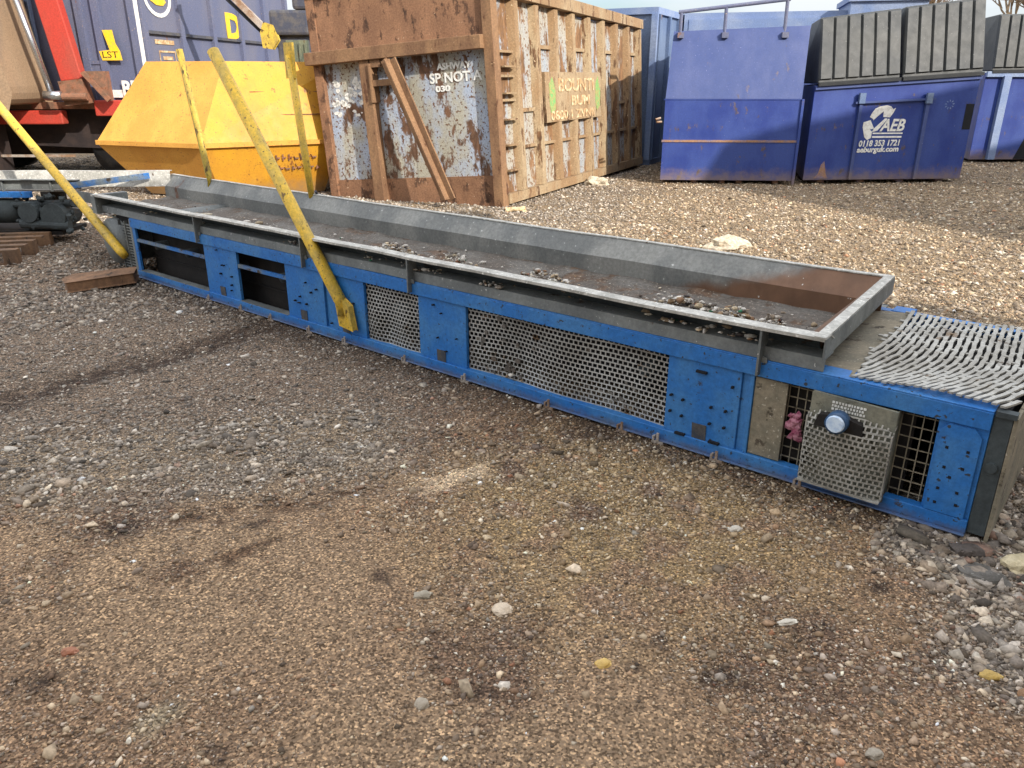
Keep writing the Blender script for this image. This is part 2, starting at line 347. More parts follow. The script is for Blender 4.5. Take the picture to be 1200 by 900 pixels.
def ground_z(x, y):
    h = (fbm(x, y, 1.3)-.5)*.05 + (fbm(x+3, y+9, 6.)-.5)*.018 + (fbm(x+8, y+1, 22.)-.5)*.008
    u, v = uv(x, y)
    tk = sstep(.2, .03, seg(x, y, (-2.9, 3.6), (-1.72, 5.15)))*.02 + sstep(.12, .02, seg(x, y, (-1.25, 2.65), (-.55, 2.95)))*.012
    near = sstep(.5, .0, np.abs(v-.55)-.6)*(u > -.6)*(u < 7.5)      # flat under the machine
    h = h - tk
    h = h*(1-.8*near) - .006
    r = np.hypot(x, y-8); return h*sstep(60, 16, r)

def axis_pts(segs):
    out = []
    for a, b, st in segs: out.append(np.arange(a, b, st))
    return np.concatenate(out + [[segs[-1][1]]])
gx = axis_pts([(-300,-60,40),(-60,-16,4),(-16,-7,.25),(-7,-3,.05),(-3,3,.022),(3,7,.06),(7,16,.25),(16,60,4),(60,300,40)])
gy = axis_pts([(-100,-20,20),(-20,-1,1.5),(-1,1,.1),(1,4.4,.022),(4.4,9,.05),(9,18,.14),(18,60,4),(60,400,40)])
GX, GY = np.meshgrid(gx, gy)
GZ = ground_z(GX, GY)
nx_, ny_ = len(gx), len(gy)
co = np.stack([GX, GY, GZ], -1).reshape(-1, 3).astype(np.float32)
ii = np.arange(nx_*ny_).reshape(ny_, nx_)
fa = np.stack([ii[:-1,:-1], ii[:-1,1:], ii[1:,1:], ii[1:,:-1]], -1).reshape(-1, 4)
def np_mesh(name, co, faces, cols=None, smooth=False):
    k = faces.shape[1]; me = bpy.data.meshes.new(name)
    me.vertices.add(len(co)); me.vertices.foreach_set('co', co.astype(np.float32).ravel())
    me.loops.add(faces.size); me.loops.foreach_set('vertex_index', faces.astype(np.int32).ravel())
    me.polygons.add(len(faces)); me.polygons.foreach_set('loop_start', (np.arange(len(faces))*k).astype(np.int32))
    if smooth: me.polygons.foreach_set('use_smooth', np.ones(len(faces), bool))
    me.update(calc_edges=True)
    if cols is not None:
        at = me.color_attributes.new('tone', 'FLOAT_COLOR', 'POINT')
        at.data.foreach_set('color', np.concatenate([cols, np.ones((len(cols),1))], 1).astype(np.float32).ravel())
    return me
def earth_material():
    m = bpy.data.materials.new('gravelly_earth'); m.use_nodes = True
    N, L = m.node_tree.nodes, m.node_tree.links; b = N['Principled BSDF']; b.inputs['Roughness'].default_value = .95
    b.inputs['Specular IOR Level'].default_value = .2
    at = N.new('ShaderNodeAttribute'); at.attribute_name = 'tone'
    tc = N.new('ShaderNodeTexCoord')
    def nz(s, d=6, r=.7):
        n = N.new('ShaderNodeTexNoise'); n.inputs['Scale'].default_value = s; n.inputs['Detail'].default_value = d; n.inputs['Roughness'].default_value = r
        L.new(tc.outputs['Object'], n.inputs['Vector']); return n
    vo = N.new('ShaderNodeTexVoronoi'); vo.inputs['Scale'].default_value = 75; L.new(tc.outputs['Object'], vo.inputs['Vector'])
    vo2 = N.new('ShaderNodeTexVoronoi'); vo2.inputs['Scale'].default_value = 150; L.new(tc.outputs['Object'], vo2.inputs['Vector'])
    cr = N.new('ShaderNodeValToRGB'); e = cr.color_ramp; e.interpolation = 'CONSTANT'
    e.elements[0].position = 0; e.elements[0].color = (.35, .33, .32, 1); e.elements[1].position = .22; e.elements[1].color = (.85, .85, .85, 1)
    for p, c in ((.45, (1.05, 1, .95, 1)), (.66, (.6, .58, .56, 1)), (.8, (1.6, 1.54, 1.45, 1)), (.93, (2.3, 2.2, 2.0, 1))):
        x = e.elements.new(p); x.color = c
    sep = N.new('ShaderNodeSeparateColor'); L.new(vo2.outputs['Color'], sep.inputs[0]); L.new(sep.outputs[0], cr.inputs[0])
    mr = N.new('ShaderNodeMapRange'); mr.inputs[1].default_value = .3; mr.inputs[2].default_value = .7; mr.inputs[3].default_value = .62; mr.inputs[4].default_value = 1.35
    L.new(nz(38, 8, .8).outputs[0], mr.inputs[0])
    m1 = N.new('ShaderNodeMix'); m1.data_type = 'RGBA'; m1.blend_type = 'MULTIPLY'; m1.inputs['Factor'].default_value = .9
    L.new(at.outputs['Color'], m1.inputs['A']); L.new(cr.outputs[0], m1.inputs['B'])
    m2 = N.new('ShaderNodeMix'); m2.data_type = 'RGBA'; m2.blend_type = 'MULTIPLY'; m2.inputs['Factor'].default_value = 1
    L.new(m1.outputs['Result'], m2.inputs['A']); L.new(mr.outputs[0], m2.inputs['B'])
    L.new(m2.outputs['Result'], b.inputs['Base Color'])
    ad = N.new('ShaderNodeMath'); ad.operation = 'ADD'; L.new(nz(60, 8, .75).outputs[0], ad.inputs[0]); L.new(vo.outputs['Distance'], ad.inputs[1])
    bp = N.new('ShaderNodeBump'); bp.inputs['Strength'].default_value = .9; bp.inputs['Distance'].default_value = .012
    L.new(ad.outputs[0], bp.inputs['Height']); L.new(bp.outputs[0], b.inputs['Normal'])
    return m
M['earth'] = earth_material()
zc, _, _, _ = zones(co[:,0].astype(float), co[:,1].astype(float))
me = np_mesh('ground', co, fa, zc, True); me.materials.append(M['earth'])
ground = bpy.data.objects.new('ground', me); C.objects.link(ground); tag(ground, 'brown and grey compacted stony yard ground', None, None, 'structure')

# loose gravel: uncountable stones in one mesh
def stone_material():
    m = bpy.data.materials.new('gravel_stone'); m.use_nodes = True
    N, L = m.node_tree.nodes, m.node_tree.links; b = N['Principled BSDF']; b.inputs['Roughness'].default_value = .85
    b.inputs['Specular IOR Level'].default_value = .3
    at = N.new('ShaderNodeAttribute'); at.attribute_name = 'tone'; tc = N.new('ShaderNodeTexCoord')
    n = N.new('ShaderNodeTexNoise'); n.inputs['Scale'].default_value = 90; n.inputs['Detail'].default_value = 5; L.new(tc.outputs['Object'], n.inputs['Vector'])
    mr = N.new('ShaderNodeMapRange'); mr.inputs[1].default_value = .3; mr.inputs[2].default_value = .7; mr.inputs[3].default_value = .7; mr.inputs[4].default_value = 1.25
    L.new(n.outputs[0], mr.inputs[0])
    x = N.new('ShaderNodeMix'); x.data_type = 'RGBA'; x.blend_type = 'MULTIPLY'; x.inputs['Factor'].default_value = 1
    L.new(at.outputs['Color'], x.inputs['A']); L.new(mr.outputs[0], x.inputs['B']); L.new(x.outputs['Result'], b.inputs['Base Color'])
    return m
M['stone'] = stone_material()
ICO_V = []
_t = (1+5**.5)/2
for a, b_ in ((-1,_t),(1,_t),(-1,-_t),(1,-_t)): ICO_V += [(a,b_,0)]
for a, b_ in ((-1,_t),(1,_t),(-1,-_t),(1,-_t)): ICO_V += [(0,a,b_)]
for a, b_ in ((-1,_t),(1,_t),(-1,-_t),(1,-_t)): ICO_V += [(b_,0,a)]
ICO_V = np.array(ICO_V)/math.sqrt(1+_t*_t)
def hull_faces(V):
    fs = []
    n = len(V)
    for i in range(n):
        for j in range(i+1, n):
            for k in range(j+1, n):
                nn = np.cross(V[j]-V[i], V[k]-V[i]); d = (V-V[i])@nn
                if (d < 1e-6).all(): fs.append((i,j,k))
                elif (d > -1e-6).all(): fs.append((i,k,j))
    return np.array(fs)
ICO_F = hull_faces(ICO_V)
OCT_V = np.array([(1,0,0),(-1,0,0),(0,1,0),(0,-1,0),(0,0,1),(0,0,-1)], float); OCT_F = hull_faces(OCT_V)
PAL = np.array([lin(*c) for c in ((150,132,108),(126,112,96),(104,96,88),(178,162,136),(90,82,76),(140,116,88),(160,150,138),(200,190,170),(118,92,70),(70,64,62),(150,98,70),(226,220,206))])
WGT = np.array([16,16,15,13,10,10,11,6,6,8,1.8,2.0]); WGT /= WGT.sum()
def stones(n, r0, r1, base, tmpl_v, tmpl_f, pw=1.0, ang=58, smin=.5, smax=1.9, dmul=1.0):
    t = rng.random(n); r = (r0**pw + t*(r1**pw-r0**pw))**(1/pw) if pw else r0*(r1/r0)**t
    a = (rng.random(n)-.5)*2*R(ang)
    x, y = r*np.sin(a), r*np.cos(a)
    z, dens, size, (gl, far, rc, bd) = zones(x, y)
    keep = rng.random(n) < dens*dmul
    x, y, z, size, far, gl, rc, r = x[keep], y[keep], z[keep], size[keep], far[keep], gl[keep], rc[keep], r[keep]
    m = len(x)
    s = base*size*np.exp(rng.normal(0, .38, m)); s = np.clip(s, base*smin, base*size*smax*1.4)
    c = PAL[rng.choice(len(PAL), m, p=WGT)]
    mixf = (.30 + .2*rng.random(m))[:, None]
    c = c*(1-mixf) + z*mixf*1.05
    c = c*(1 + .68*rng.normal(0, .6, m)[:, None]*.8).clip(.35, 2)
    gr = (gl*.6+rc*.45)[:, None]; lum = c.mean(1, keepdims=True); c = c*(1-gr) + lum*np.array([1.11, 1., .87])*gr
    c = np.clip(c*1.22, .01, .85)
    k = len(tmpl_v)
    V = tmpl_v[None]*(1+rng.normal(0, .36, (m, k, 1)).clip(-.7, .9))
    sc3 = np.stack([.8+.6*rng.random(m), .7+.45*rng.random(m), .38+.4*rng.random(m)], 1)
    V = V*sc3[:, None]*s[:, None, None]
    th = rng.random(m)*6.283; tl = rng.normal(0, .35, m)
    cx, sx = np.cos(tl)[:, None], np.sin(tl)[:, None]
    Y = V[..., 1]*cx - V[..., 2]*sx; Z = V[..., 1]*sx + V[..., 2]*cx; X = V[..., 0]
    ct, st = np.cos(th)[:, None], np.sin(th)[:, None]
    V = np.stack([X*ct-Y*st, X*st+Y*ct, Z], -1)
    gz = ground_z(x, y)
    V += np.stack([x, y, gz + s*.12], 1)[:, None]
    F = (tmpl_f[None] + (np.arange(m)*k)[:, None, None]).reshape(-1, 3)
    return V.reshape(-1, 3), F, np.repeat(c, k, 0)
parts = [stones(190000, 1.1, 3.4, .0036, OCT_V, OCT_F, 1.3),
         stones(16000, 1.1, 3.6, .0068, ICO_V, ICO_F, 1.6, smax=2.4, dmul=.8),
         stones(200000, 2.6, 7.2, .0056, OCT_V, OCT_F, 1.5),
         stones(22000, 2.6, 8, .0095, ICO_V, ICO_F, 1.6, dmul=.6),
         stones(250000, 6.0, 21, .0135, OCT_V, OCT_F, 1.1),
         stones(1500, 1.2, 6, .013, ICO_V, ICO_F, 1.5, dmul=.5)]
VV, FF, CC, o_ = [], [], [], 0
for v_, f_, c_ in parts: VV.append(v_); FF.append(f_+o_); CC.append(c_); o_ += len(v_)
me = np_mesh('gravel', np.concatenate(VV), np.concatenate(FF), np.concatenate(CC)); me.materials.append(M['stone'])
gravel = bpy.data.objects.new('gravel', me); C.objects.link(gravel)
tag(gravel, 'loose mixed gravel and stone chips over the yard', 'gravel', None, 'stuff')

# ------------------------------------------------------------------ buildings behind the photographer (they shade the foreground)
wb = thing('warehouse_building', 'tall pale warehouse close behind the photographer, shading the near yard', 'building', (9.9, -1.6, 0), (0, 0, R(180+16)))
b = MB(); b.box(0, 34, 0, 10, 0, 9.2); b.build('wall', 'wall', wb)
b = MB(); b.prism([(0-.2,9.2),(34.2,9.2),(34.2,9.45),(-.2,9.45)], -.2, 10.2, 'y'); b.build('roof', 'galv', wb)
wb2 = thing('depot_building', 'second building off to the right, shading the blue skips', 'building', (13.3, 2.6, 0), (0, 0, R(25)))
b = MB(); b.box(0, 22, -9, 0, 0, 9.1); b.build('wall', 'wall', wb2)
b = MB(); b.box(-.2, 22.2, -9.2, .2, 9.1, 9.2); b.build('roof', 'galv', wb2)

# ------------------------------------------------------------------ the conveyor.  local x = -u (u runs to the far left end), y = across, z = up
ANG = math.atan2(-.64, .768)
cv = thing('belt_conveyor', 'long low blue-framed conveyor with grey steel trough and yellow pole legs lying across the gravel', 'conveyor', (OX, OY, 0), (0, 0, ANG))
def U(f=None): return MB(lambda x, y, z: (-x, y, z))
# near side frame
f = U()
f.box(0, 6.46, -.012, .035, .015, .068)                 # bottom rail
f.box(0, 6.46, -.012, .035, .438, .508)                 # top rail
f.box(0, 6.46, -.010, .10, .508, .514)                  # top flange
f.box(0, 6.46, -.03, .06, .008, .015)
for a, c in ((.0,.165),(.935,1.29),(2.56,2.94),(3.43,3.77),(3.84,4.26),(4.86,5.31),(6.41,6.46)):
    f.box(a, c, 0, .022, .068, .438)
f.box(.895, .935, .012, .035, .068, .438); f.box(.878, .897, -.004, .035, .068, .438)
f.box(3.77, 3.84, .016, .035, .068, .438)
f.build('side_frame', 'blue', cv, bevel=.003)
for a, c in ((4.262, 4.858), (5.312, 6.408)):
    f = U(); f.box(a, c, .004, .024, .318, .343); f.build('cross_bar', 'blue_dirty', cv)
f = U(); f.prism([(.02,.075),(.15,.075),(.15,.40),(.125,.43),(.045,.43),(.02,.40)], -.014, -.002, 'y'); f.build('end_plate', 'blue', cv, bevel=.003)
f = U(); f.box(0, 6.9, 1.15, 1.19, .015, .50); f.box(0, 6.9, 1.135, 1.19, .50, .508); o = f.build('far_side_frame', 'blue', cv)
f = U()                                                  # dusty ledges on the rail in the open bays
f.box(4.265, 4.855, -.011, .05, .0685, .072); f.box(5.315, 6.405, -.011, .05, .0685, .072); build_each(f, 'dusty_ledge', 'galv', cv)
# holes, slots and bolts
f = U()
def hole(u, z, w=.012, h=.012): w, h = (w, h) if w > .03 else (w*.8, h*.8); f.box(u-w/2, u+w/2, -.0165, .001, z-h/2, z+h/2)
for (u, z) in ((1.26,.25),(1.20,.24),(1.06,.24),(.99,.24),(1.26,.17),(1.2,.16),(1.06,.16),(.99,.16),(.97,.36)): hole(u, z)
for (u, z) in ((1.12,.395),(1.2,.07),(1.03,.075)): hole(u, z, .05, .01)
for (u, z) in ((.12,.34),(.05,.34),(.115,.26),(.055,.27),(.12,.17),(.055,.17),(.12,.11),(.05,.12),(.09,.225)): hole(u, z, .013, .013)
for u0, n_ in ((2.6, 5),(3.46, 4),(3.88, 7),(4.9, 7)):
    for k in range(n_):
        hole(u0+.02+random.random()*.30, .09+random.random()*.33, .008+random.random()*.012, .007+random.random()*.008)
build_each(f, 'bolt_hole', 'hole', cv)
for (u, z) in ((1.11,.105),(2.76,.10),(3.63,.085),(4.08,.10),(5.10,.10)):
    f = U(); s_ = .036; f.prism([(u-s_,z-s_*1.1),(u+s_*.9,z-s_),(u+s_,z+s_),(u-s_*.95,z+s_*1.05)], -.0045, -.001, 'y'); f.build('plate_patch', 'patch', cv)
# mesh guards
def lattice(f, u0, u1, z0, z1, pu, pz, wu, wz, yf, th=.004):
    nz_ = int(round((z1-z0)/pz)); nu = int(round((u1-u0)/pu))
    def vb(ua, ub, za, zb):
        P = []
        for (u, z) in ((ua,za),(ub,za),(ub,zb),(ua,zb)): P.append((u, yf(u,z), z))
        Q = [(p[0], p[1]+th, p[2]) for p in P]
        f.add(P+Q, [(0,1,2,3),(7,6,5,4),(0,4,5,1),(1,5,6,2),(2,6,7,3),(3,7,4,0)])
    for j in range(nz_+1):
        z = z0 + (z1-z0)*j/nz_
        k = max(1, int((u1-u0)/.09))
        for i in range(k): vb(u0+(u1-u0)*i/k, u0+(u1-u0)*(i+1)/k, z-wz/2, z+wz/2)
    for j in range(nz_):
        z = z0 + (z1-z0)*j/nz_; o = .5*(j % 2)
        for i in range(nu+1):
            u = u0 + (u1-u0)*(i+o)/nu
            if u > u1+.001: continue
            vb(u-wu/2, u+wu/2, z+wz/2, z+(z1-z0)/nz_-wz/2)
f = U(); lattice(f, 2.945, 3.425, .07, .436, .030, .0245, .0062, .0062, lambda u, z: .020 + .012*math.sin(u*22)*math.sin(z*9)); o = f.build('mesh_guard', 'mesh', cv)
f = U(); lattice(f, 1.295, 2.555, .07, .436, .0285, .0245, .0062, .0062, lambda u, z: .026 + .028*math.exp(-((u-2.25)**2*20+(z-.25)**2*60)) + .008*math.sin(u*9)); o = f.build('mesh_guard', 'mesh', cv)
random.seed(8)
for u0, u1, n_ in ((1.31, 2.54, 60), (2.96, 3.41, 14)):
    f = U()
    for k in range(n_):
        u = random.uniform(u0, u1); z = .075 + abs(random.gauss(0, .05)) if random.random() < .55 else random.uniform(.08, .42)
        if z > .43: continue
        w = random.uniform(.008, .022); h = random.uniform(.007, .016)
        f.prism([(u-w, z-h*.6), (u+w*.3, z-h), (u+w, z+h*.2), (u+w*.2, z+h), (u-w*.8, z+h*.7)], .033, .041, 'y')
    o2_ = f.build('clogged_dirt', 'belt_dark', o); o2_['kind'] = 'stuff'
# near-black sheets added behind the guards to paint the inside as unlit
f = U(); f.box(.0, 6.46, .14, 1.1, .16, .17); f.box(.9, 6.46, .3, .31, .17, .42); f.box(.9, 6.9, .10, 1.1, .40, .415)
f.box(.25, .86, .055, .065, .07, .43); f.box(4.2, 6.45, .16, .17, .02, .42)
f.build('inner_shade_sheets', 'void', cv)
f = U(); 
for k in range(4): f.box(.18+.038*k, .184+.038*k, .03, .034, .07, .43)
for k in range(8): f.box(.172, .30, .034, .038, .09+.046*k, .094+.046*k)
f.build('inner_grille', 'tan', cv); f = U()
for k in range(4): f.box(.625+.036*k, .629+.036*k, .03, .034, .07, .43)
for k in range(8): f.box(.61, .74, .034, .038, .09+.046*k, .094+.046*k)
f.build('inner_grille', 'tan', cv)
for u in (1.0+.45, 2.6, 3.2, 4.4, 5.0, 5.7, 6.2):
    f = U(); f.tube([(u, .06, .30), (u, 1.12, .30)], .035, 12); f.build('roller', 'galv_dark', cv, True)
# drive bay
f = U(); f.box(.735, .876, .004, .016, .072, .430); f.build('cover_plate', 'tan', cv, bevel=.002)
mg = U(); mg.prism([(.30,.05),(.62,.05),(.62,.44),(.30,.432)], -.035, -.02, 'y'); mg.box(.30,.305,-.02,.05,.06,.43); mg.box(.615,.62,-.02,.05,.06,.43)
housing = mg.build('motor_housing', 'greyplate', cv, bevel=.003)
f = U()
def gy_(u, z): return -.075 + .035*max(0, (z-.30)/.07)**1.5 + .02*abs((u-.46)/.16)**6
lattice(f, .30, .625, .062, .375, .0215, .0215, .0064, .0064, gy_)
for (uu) in (.30, .625):
    for k in range(16):
        z = .062 + .30*k/16; y0 = gy_(uu, z)
        f.box(uu-.003, uu+.003, y0, -.036, z, z+.008)
    for k in range(3): 
        y0 = gy_(uu, .1); y = y0 + (-.036-y0)*k/3; f.box(uu-.003, uu+.003, y, y+.007, .062, .34)
f.box(.30, .625, -.073, -.036, .054, .060)
f.build('wire_basket_guard', 'mesh_lite', housing)
f = U(); f.prism([(.40,.315),(.59,.315),(.575,.365),(.52,.375),(.47,.375),(.41,.36)], -.072, -.037, 'y'); f.build('gauge_recess', 'void', housing)
f = U(); f.tube([(.497,-.06,.356),(.497,-.108,.356)], [.044,.042], 20); cap = f.build('cap', 'capblue', housing, True)
f = U(); f.tube([(.497,-.108,.356),(.497,-.116,.356)], [.036,.032], 20); f.build('cap_face', 'capwhite', cap)
f = U()
for r_ in range(3):
    u = .54
    while u > .42:
        w = random.uniform(.005, .011); f.box(u-w, u, -.0375, -.0352, .412-.014*r_, .421-.014*r_); u -= w+random.uniform(.003,.005)
f.build('stencil_marks', 'white', housing)
# trough
def neg(pr): return pr
NEARP = [(.035,.655),(.0,.668),(-.05,.668),(-.05,.655)]
f = U(); f.sheet([(.062,.645),(.02,.666),(-.045,.664),(-.045,.650)], .60, 7.05, .006, 0, 60, .006); f.build('near_rim', 'galv_lip', cv)
f = U(); f.sheet([(.10,.572),(.05,.645)], .66, 7.0, -.006, 0, 30, .004); f.sheet([(.10,.44),(.10,.572)], .70, 6.9, .006, 0, 10); f.build('near_trough_side', 'galv_dark', cv)  # shade under the rim is put into this side's dark colour
f = U(); f.sheet([(.098,.578),(.006,.570),(.0,.516)], .605, 6.98, .006, 0, 60, .004); f.build('near_skirt', 'galv', cv)
f = U(); f.sheet([(1.232,.655),(1.232,.664),(1.20,.664),(1.11,.555),(1.11,.425)], .70, 8.0, .006, 0, 70, .008); f.build('far_trough_side', 'trough_in', cv)
f = U(); f.sheet([(1.12,.50),(1.26,.50),(1.26,.508)], .70, 6.9, .006); f.build('far_skirt', 'galv', cv)
f = U(); f.sheet([(1.237,.655),(1.237,.670),(1.195,.670)], .70, 8.0, .006, 0, 70, .006); f.build('far_rim', 'galv_lip', cv)
f = U()
f.prism([(.60,-.045),(.645,-.045),(.735,1.235),(.69,1.235)], .662, .670); f.build('end_rim', 'galv_lip', cv)
f = U(); f.prism([(.598,-.043),(.604,-.043),(.694,1.233),(.688,1.233)], .578, .661); f.build('end_plate', 'galv', cv)
f = U(); f.add([(.642,.03,.660),(.73,1.2,.660),(.82,1.11,.56),(.77,.10,.56),(.77,.10,.43),(.82,1.11,.43)], [(0,1,2,3),(3,2,5,4)])
f.build('rusted_trough_end', 'rusty_in', cv)
f = U()
nu = 60; vs = []; fs = []
for i in range(nu+1):
    u = .77 + (7.9-.77)*i/nu
    for j in range(9):
        v = .10+1.01*j/8; vs.append((u, v, .432 + .022*mnoise.noise(Vector((u*5, v*6, 0))) + .02*(abs(v-.6)/.5)**2))
for i in range(nu):
    for j in range(8): fs.append((i*9+j, i*9+j+1, (i+1)*9+j+1, (i+1)*9+j))
f.add(vs, fs); f.build('belt', 'belt_dark', cv)
f = U(); f.box(6.98, 7.06, -.045, .25, .50, .664); f.box(7.05, 8.0, .2, .206, .50, .60); f.build('angled_end', 'galv', cv)
for u in (.86, 2.98, 4.0, 5.33):
    f = U(); f.box(u-.005, u+.005, -.042, .03, .45, .652); f.box(u-.03, u+.012, -.018, -.0125, .505, .53); f.build('stiffener', 'galv', cv)
# chute plate and link belt at the near right end
f = U(); f.add([(.50,.02,.515),(.66,.02,.50),(.80,1.13,.50),(.56,1.13,.515),(.50,.02,.509),(.66,.02,.494),(.80,1.13,.494),(.56,1.13,.509)],
      [(0,1,2,3),(7,6,5,4),(0,4,5,1),(1,5,6,2),(2,6,7,3),(3,7,4,0)]); f.build('chute_plate', 'tan', cv)
f = U(); f.box(.56, .66, 1.14, 1.25, .44, .512); f.build('corner_block', 'blue', cv, bevel=.004)
def lu(u0, v): return u0 + .42*max(0, .62-v)**2 + .10*(v/1.15)
def lz(u, v): return .533 + .010*math.sin(v*7+u*9) + .006*mnoise.noise(Vector((u*12, v*12, 3)))
f = U(); pitch = .0285; nb = 27
for k in range(-8, nb-6):
    u0 = -.03 + pitch*k
    prev = None
    for j in range(47):
        v = .015 + 1.10*j/46; u = lu(u0, v)
        ok = -.055 < u < .50 + .06*v
        if ok and prev: 
            pu, pv = prev; w = .0086
            uu0, uu1 = u0, u0
            z0, z1 = lz(pu, pv), lz(u, v)
            wig = .0018*math.sin(j*math.pi/2+k*math.pi); wig0 = .0018*math.sin((j-1)*math.pi/2+k*math.pi)
            f.add([(pu-w+wig0,pv,z0),(pu+w+wig0,pv,z0),(u+w+wig,v,z1),(u-w+wig,v,z1),(pu-w+wig0,pv,z0-.008),(pu+w+wig0,pv,z0-.008),(u+w+wig,v,z1-.008),(u-w+wig,v,z1-.008)],
                  [(0,1,2,3),(7,6,5,4),(0,4,5,1),(2,6,7,3),(1,5,6,2),(3,7,4,0)])
            if (j + 3*(k % 2)) % 6 == 0:
                f.box(u-.001, u+pitch+.001, v-.009, v+.009, z1-.009, z1-.0015)
        prev = (u, v) if ok else None
f.build('link_belt', 'mesh_lite', cv)
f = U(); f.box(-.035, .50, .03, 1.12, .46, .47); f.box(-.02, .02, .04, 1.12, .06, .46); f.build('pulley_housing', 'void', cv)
f = U(); f.box(-.075, -.062, .0, 1.14, .0, .50); f.build('end_guard_plate', 'tan', cv)
f = U(); f.box(-.06, -.002, .0, .03, .02, .50); f.tube([(-.03,-.012,.30),(-.03,.03,.30)], .02, 10); f.box(-.07, -.005, -.01, .03, .497, .517); f.build('end_bracket', 'galv_dark', cv)
# far left end: curved guard of slatted mesh
f = U()
for k in range(16):
    z = .06+.4*k/16
    f.box(6.52, 6.84-.02*k*.5, .02, .03, z, z+.011)
for u in (6.5, 6.62, 6.74, 6.85): f.box(u-.006, u+.006, .012, .035, .04, .47-.0)
f.box(6.462, 6.50, 0, .04, .02, .50)
f.build('slatted_end_guard', 'galv', cv)
f = U(); f.tube([(6.86, .0, .27), (6.86, 1.15, .27)], .20, 24); f.build('tail_drum', 'galv', cv, True)
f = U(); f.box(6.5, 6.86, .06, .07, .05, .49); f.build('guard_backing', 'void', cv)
# yellow poles
def pole(name, pts, r, m, foot=None):
    f = U(); f.tube(pts, r, 14); o = f.build(name, m, cv, True)
    return o
o = pole('pole_leg', [(3.60,-.045,.20),(3.62,-.045,.30),(4.776,-.02,1.784)], [.036,.040,.040], 'yellow_pipe')
f = U(); f.prism([(3.50,.115),(3.63,.13),(3.655,.27),(3.60,.31),(3.53,.27)], -.055, -.016, 'y'); f.build('foot_plate', 'yellow_pipe', o, bevel=.004)
o = pole('pole_leg', [(6.62,-.03,.17),(6.68,-.035,.21),(8.839,-.05,1.42),(9.35,-.05,1.70)], [.034,.040,.042,.042], 'yellow_pipe')
pole('pole_leg', [(7.18,1.18,.60),(7.22,1.2,.72),(7.443,1.2,1.886)], [.03,.032,.033], 'olive_pipe')
o = pole('pole_leg', [(5.53,1.2,.635),(5.57,1.2,1.0),(5.665,1.2,1.80)], [.026,.032,.033], 'yellow_pipe')
f = U(); f.box(5.60, 5.72, 1.19, 1.21, 1.62, 1.90); f.build('flat_tip', 'yellow_pipe', o)
f = U(); f.box(5.46, 5.60, 1.20, 1.27, .60, .67); f.tube([(5.5,1.24,.66),(5.47,1.2,.70)], .012, 8); f.build('pole_clamp', 'slate', o)
# feet clips under the bottom rail
for u in (5.28, 4.83, 4.45, 4.0, 3.62, 3.05, 2.55, 1.95, 1.50, 1.30, 1.0, .62):
    f = U(); f.box(u-.03, u+.03, -.035, .06, -.01, .008); f.box(u-.006, u+.006, -.035, -.028, -.012, .05)
    f.box(u+.018, u+.028, -.035, -.013, .0, .03); f.build('foot_clip', 'rail_lite', cv)

# rag in the drive bay
rg = []; random.seed(3)
f = U()
for k in range(16):
    cu, cz = .685+random.uniform(-.022,.025), .25+random.uniform(-.065,.055); r_ = random.uniform(.010,.02)
    vs = [(cu+p[0]*r_*random.uniform(.4,1.8), .012+p[1]*r_*.7, cz+p[2]*r_*random.uniform(.4,1.8)) for p in ICO_V]; f.add(vs, [tuple(q) for q in ICO_F])
rag = f.build('rag', 'pink', None); rag.matrix_world = Matrix.Translation((OX, OY, 0)) @ Matrix.Rotation(ANG, 4, 'Z')
tag(rag, 'crumpled pink rag stuffed beside the wire basket guard of the conveyor', 'rag')

# litter lying in the trough
def litter(n, gen, base, seed):
    rs = np.random.default_rng(seed); V = []; F = []; Cc = []; o = 0
    for i in range(n):
        u, v, z = gen(rs); s = base*np.exp(rs.normal(0, .45))
        c = PAL[rs.choice(len(PAL), p=WGT)]*rs.uniform(.7, 1.5)
        if rs.random() < .38: c = lin(214, 208, 198)*rs.uniform(.7, 1.1)
        if rs.random() < .02: c = lin(50, 110, 80)
        vv = ICO_V*(1+rs.normal(0, .25, (12,1)))*np.array([rs.uniform(.6,1.8), rs.uniform(.5,1.2), rs.uniform(.3,.8)])*s
        th = rs.random()*6.28; ct, st = math.cos(th), math.sin(th)
        vv = np.stack([vv[:,0]*ct-vv[:,1]*st - u, vv[:,0]*st+vv[:,1]*ct + v, vv[:,2]+z], 1)
        V.append(vv); F.append(ICO_F+o); Cc.append(np.repeat(np.clip(c, .02, .8)[None], 12, 0)); o += 12
    me = np_mesh('litter', np.concatenate(V), np.concatenate(F), np.concatenate(Cc)); me.materials.append(M['stone']); return me
def g1(rs):
    r = rs.random()
    if r < .62:
        c, sp = ((3.25,.22),(2.75,.12),(2.1,.2),(1.28,.22),(1.05,.1),(.88,.05))[rs.choice(6, p=(.2,.1,.2,.28,.12,.1))]
        u = rs.normal(c, sp); v = .09 + abs(rs.normal(0, .11)); h = .245*math.exp(-((v-.1)/.2)**2)*math.exp(-((u-c)/(sp*1.6))**2)
        u = min(max(u, .82), 7.7); return u, v, .45 + h*rs.random()**.5
    u = rs.uniform(.8, 7.6); v = .12 + abs(rs.normal(0, .30)); v = v if v < 1.08 else rs.uniform(.15, 1.05)
    return u, v, .45
me = litter(7000, g1, .0085, 4)
lt = bpy.data.objects.new('litter', me); C.objects.link(lt); lt.location = (OX, OY, 0); lt.rotation_euler = (0,0,ANG)
tag(lt, 'pale rubble, leaves and paper scraps lying in the conveyor trough', 'litter', None, 'stuff')
def g2(rs):
    u = rs.choice([.95,1.1,1.3,2.35,2.45,2.9,3.05,3.4,4.2,5.4,6.2]) + rs.normal(0, .045); return u, rs.uniform(.0,.08), .582
me = litter(110, g2, .008, 9)
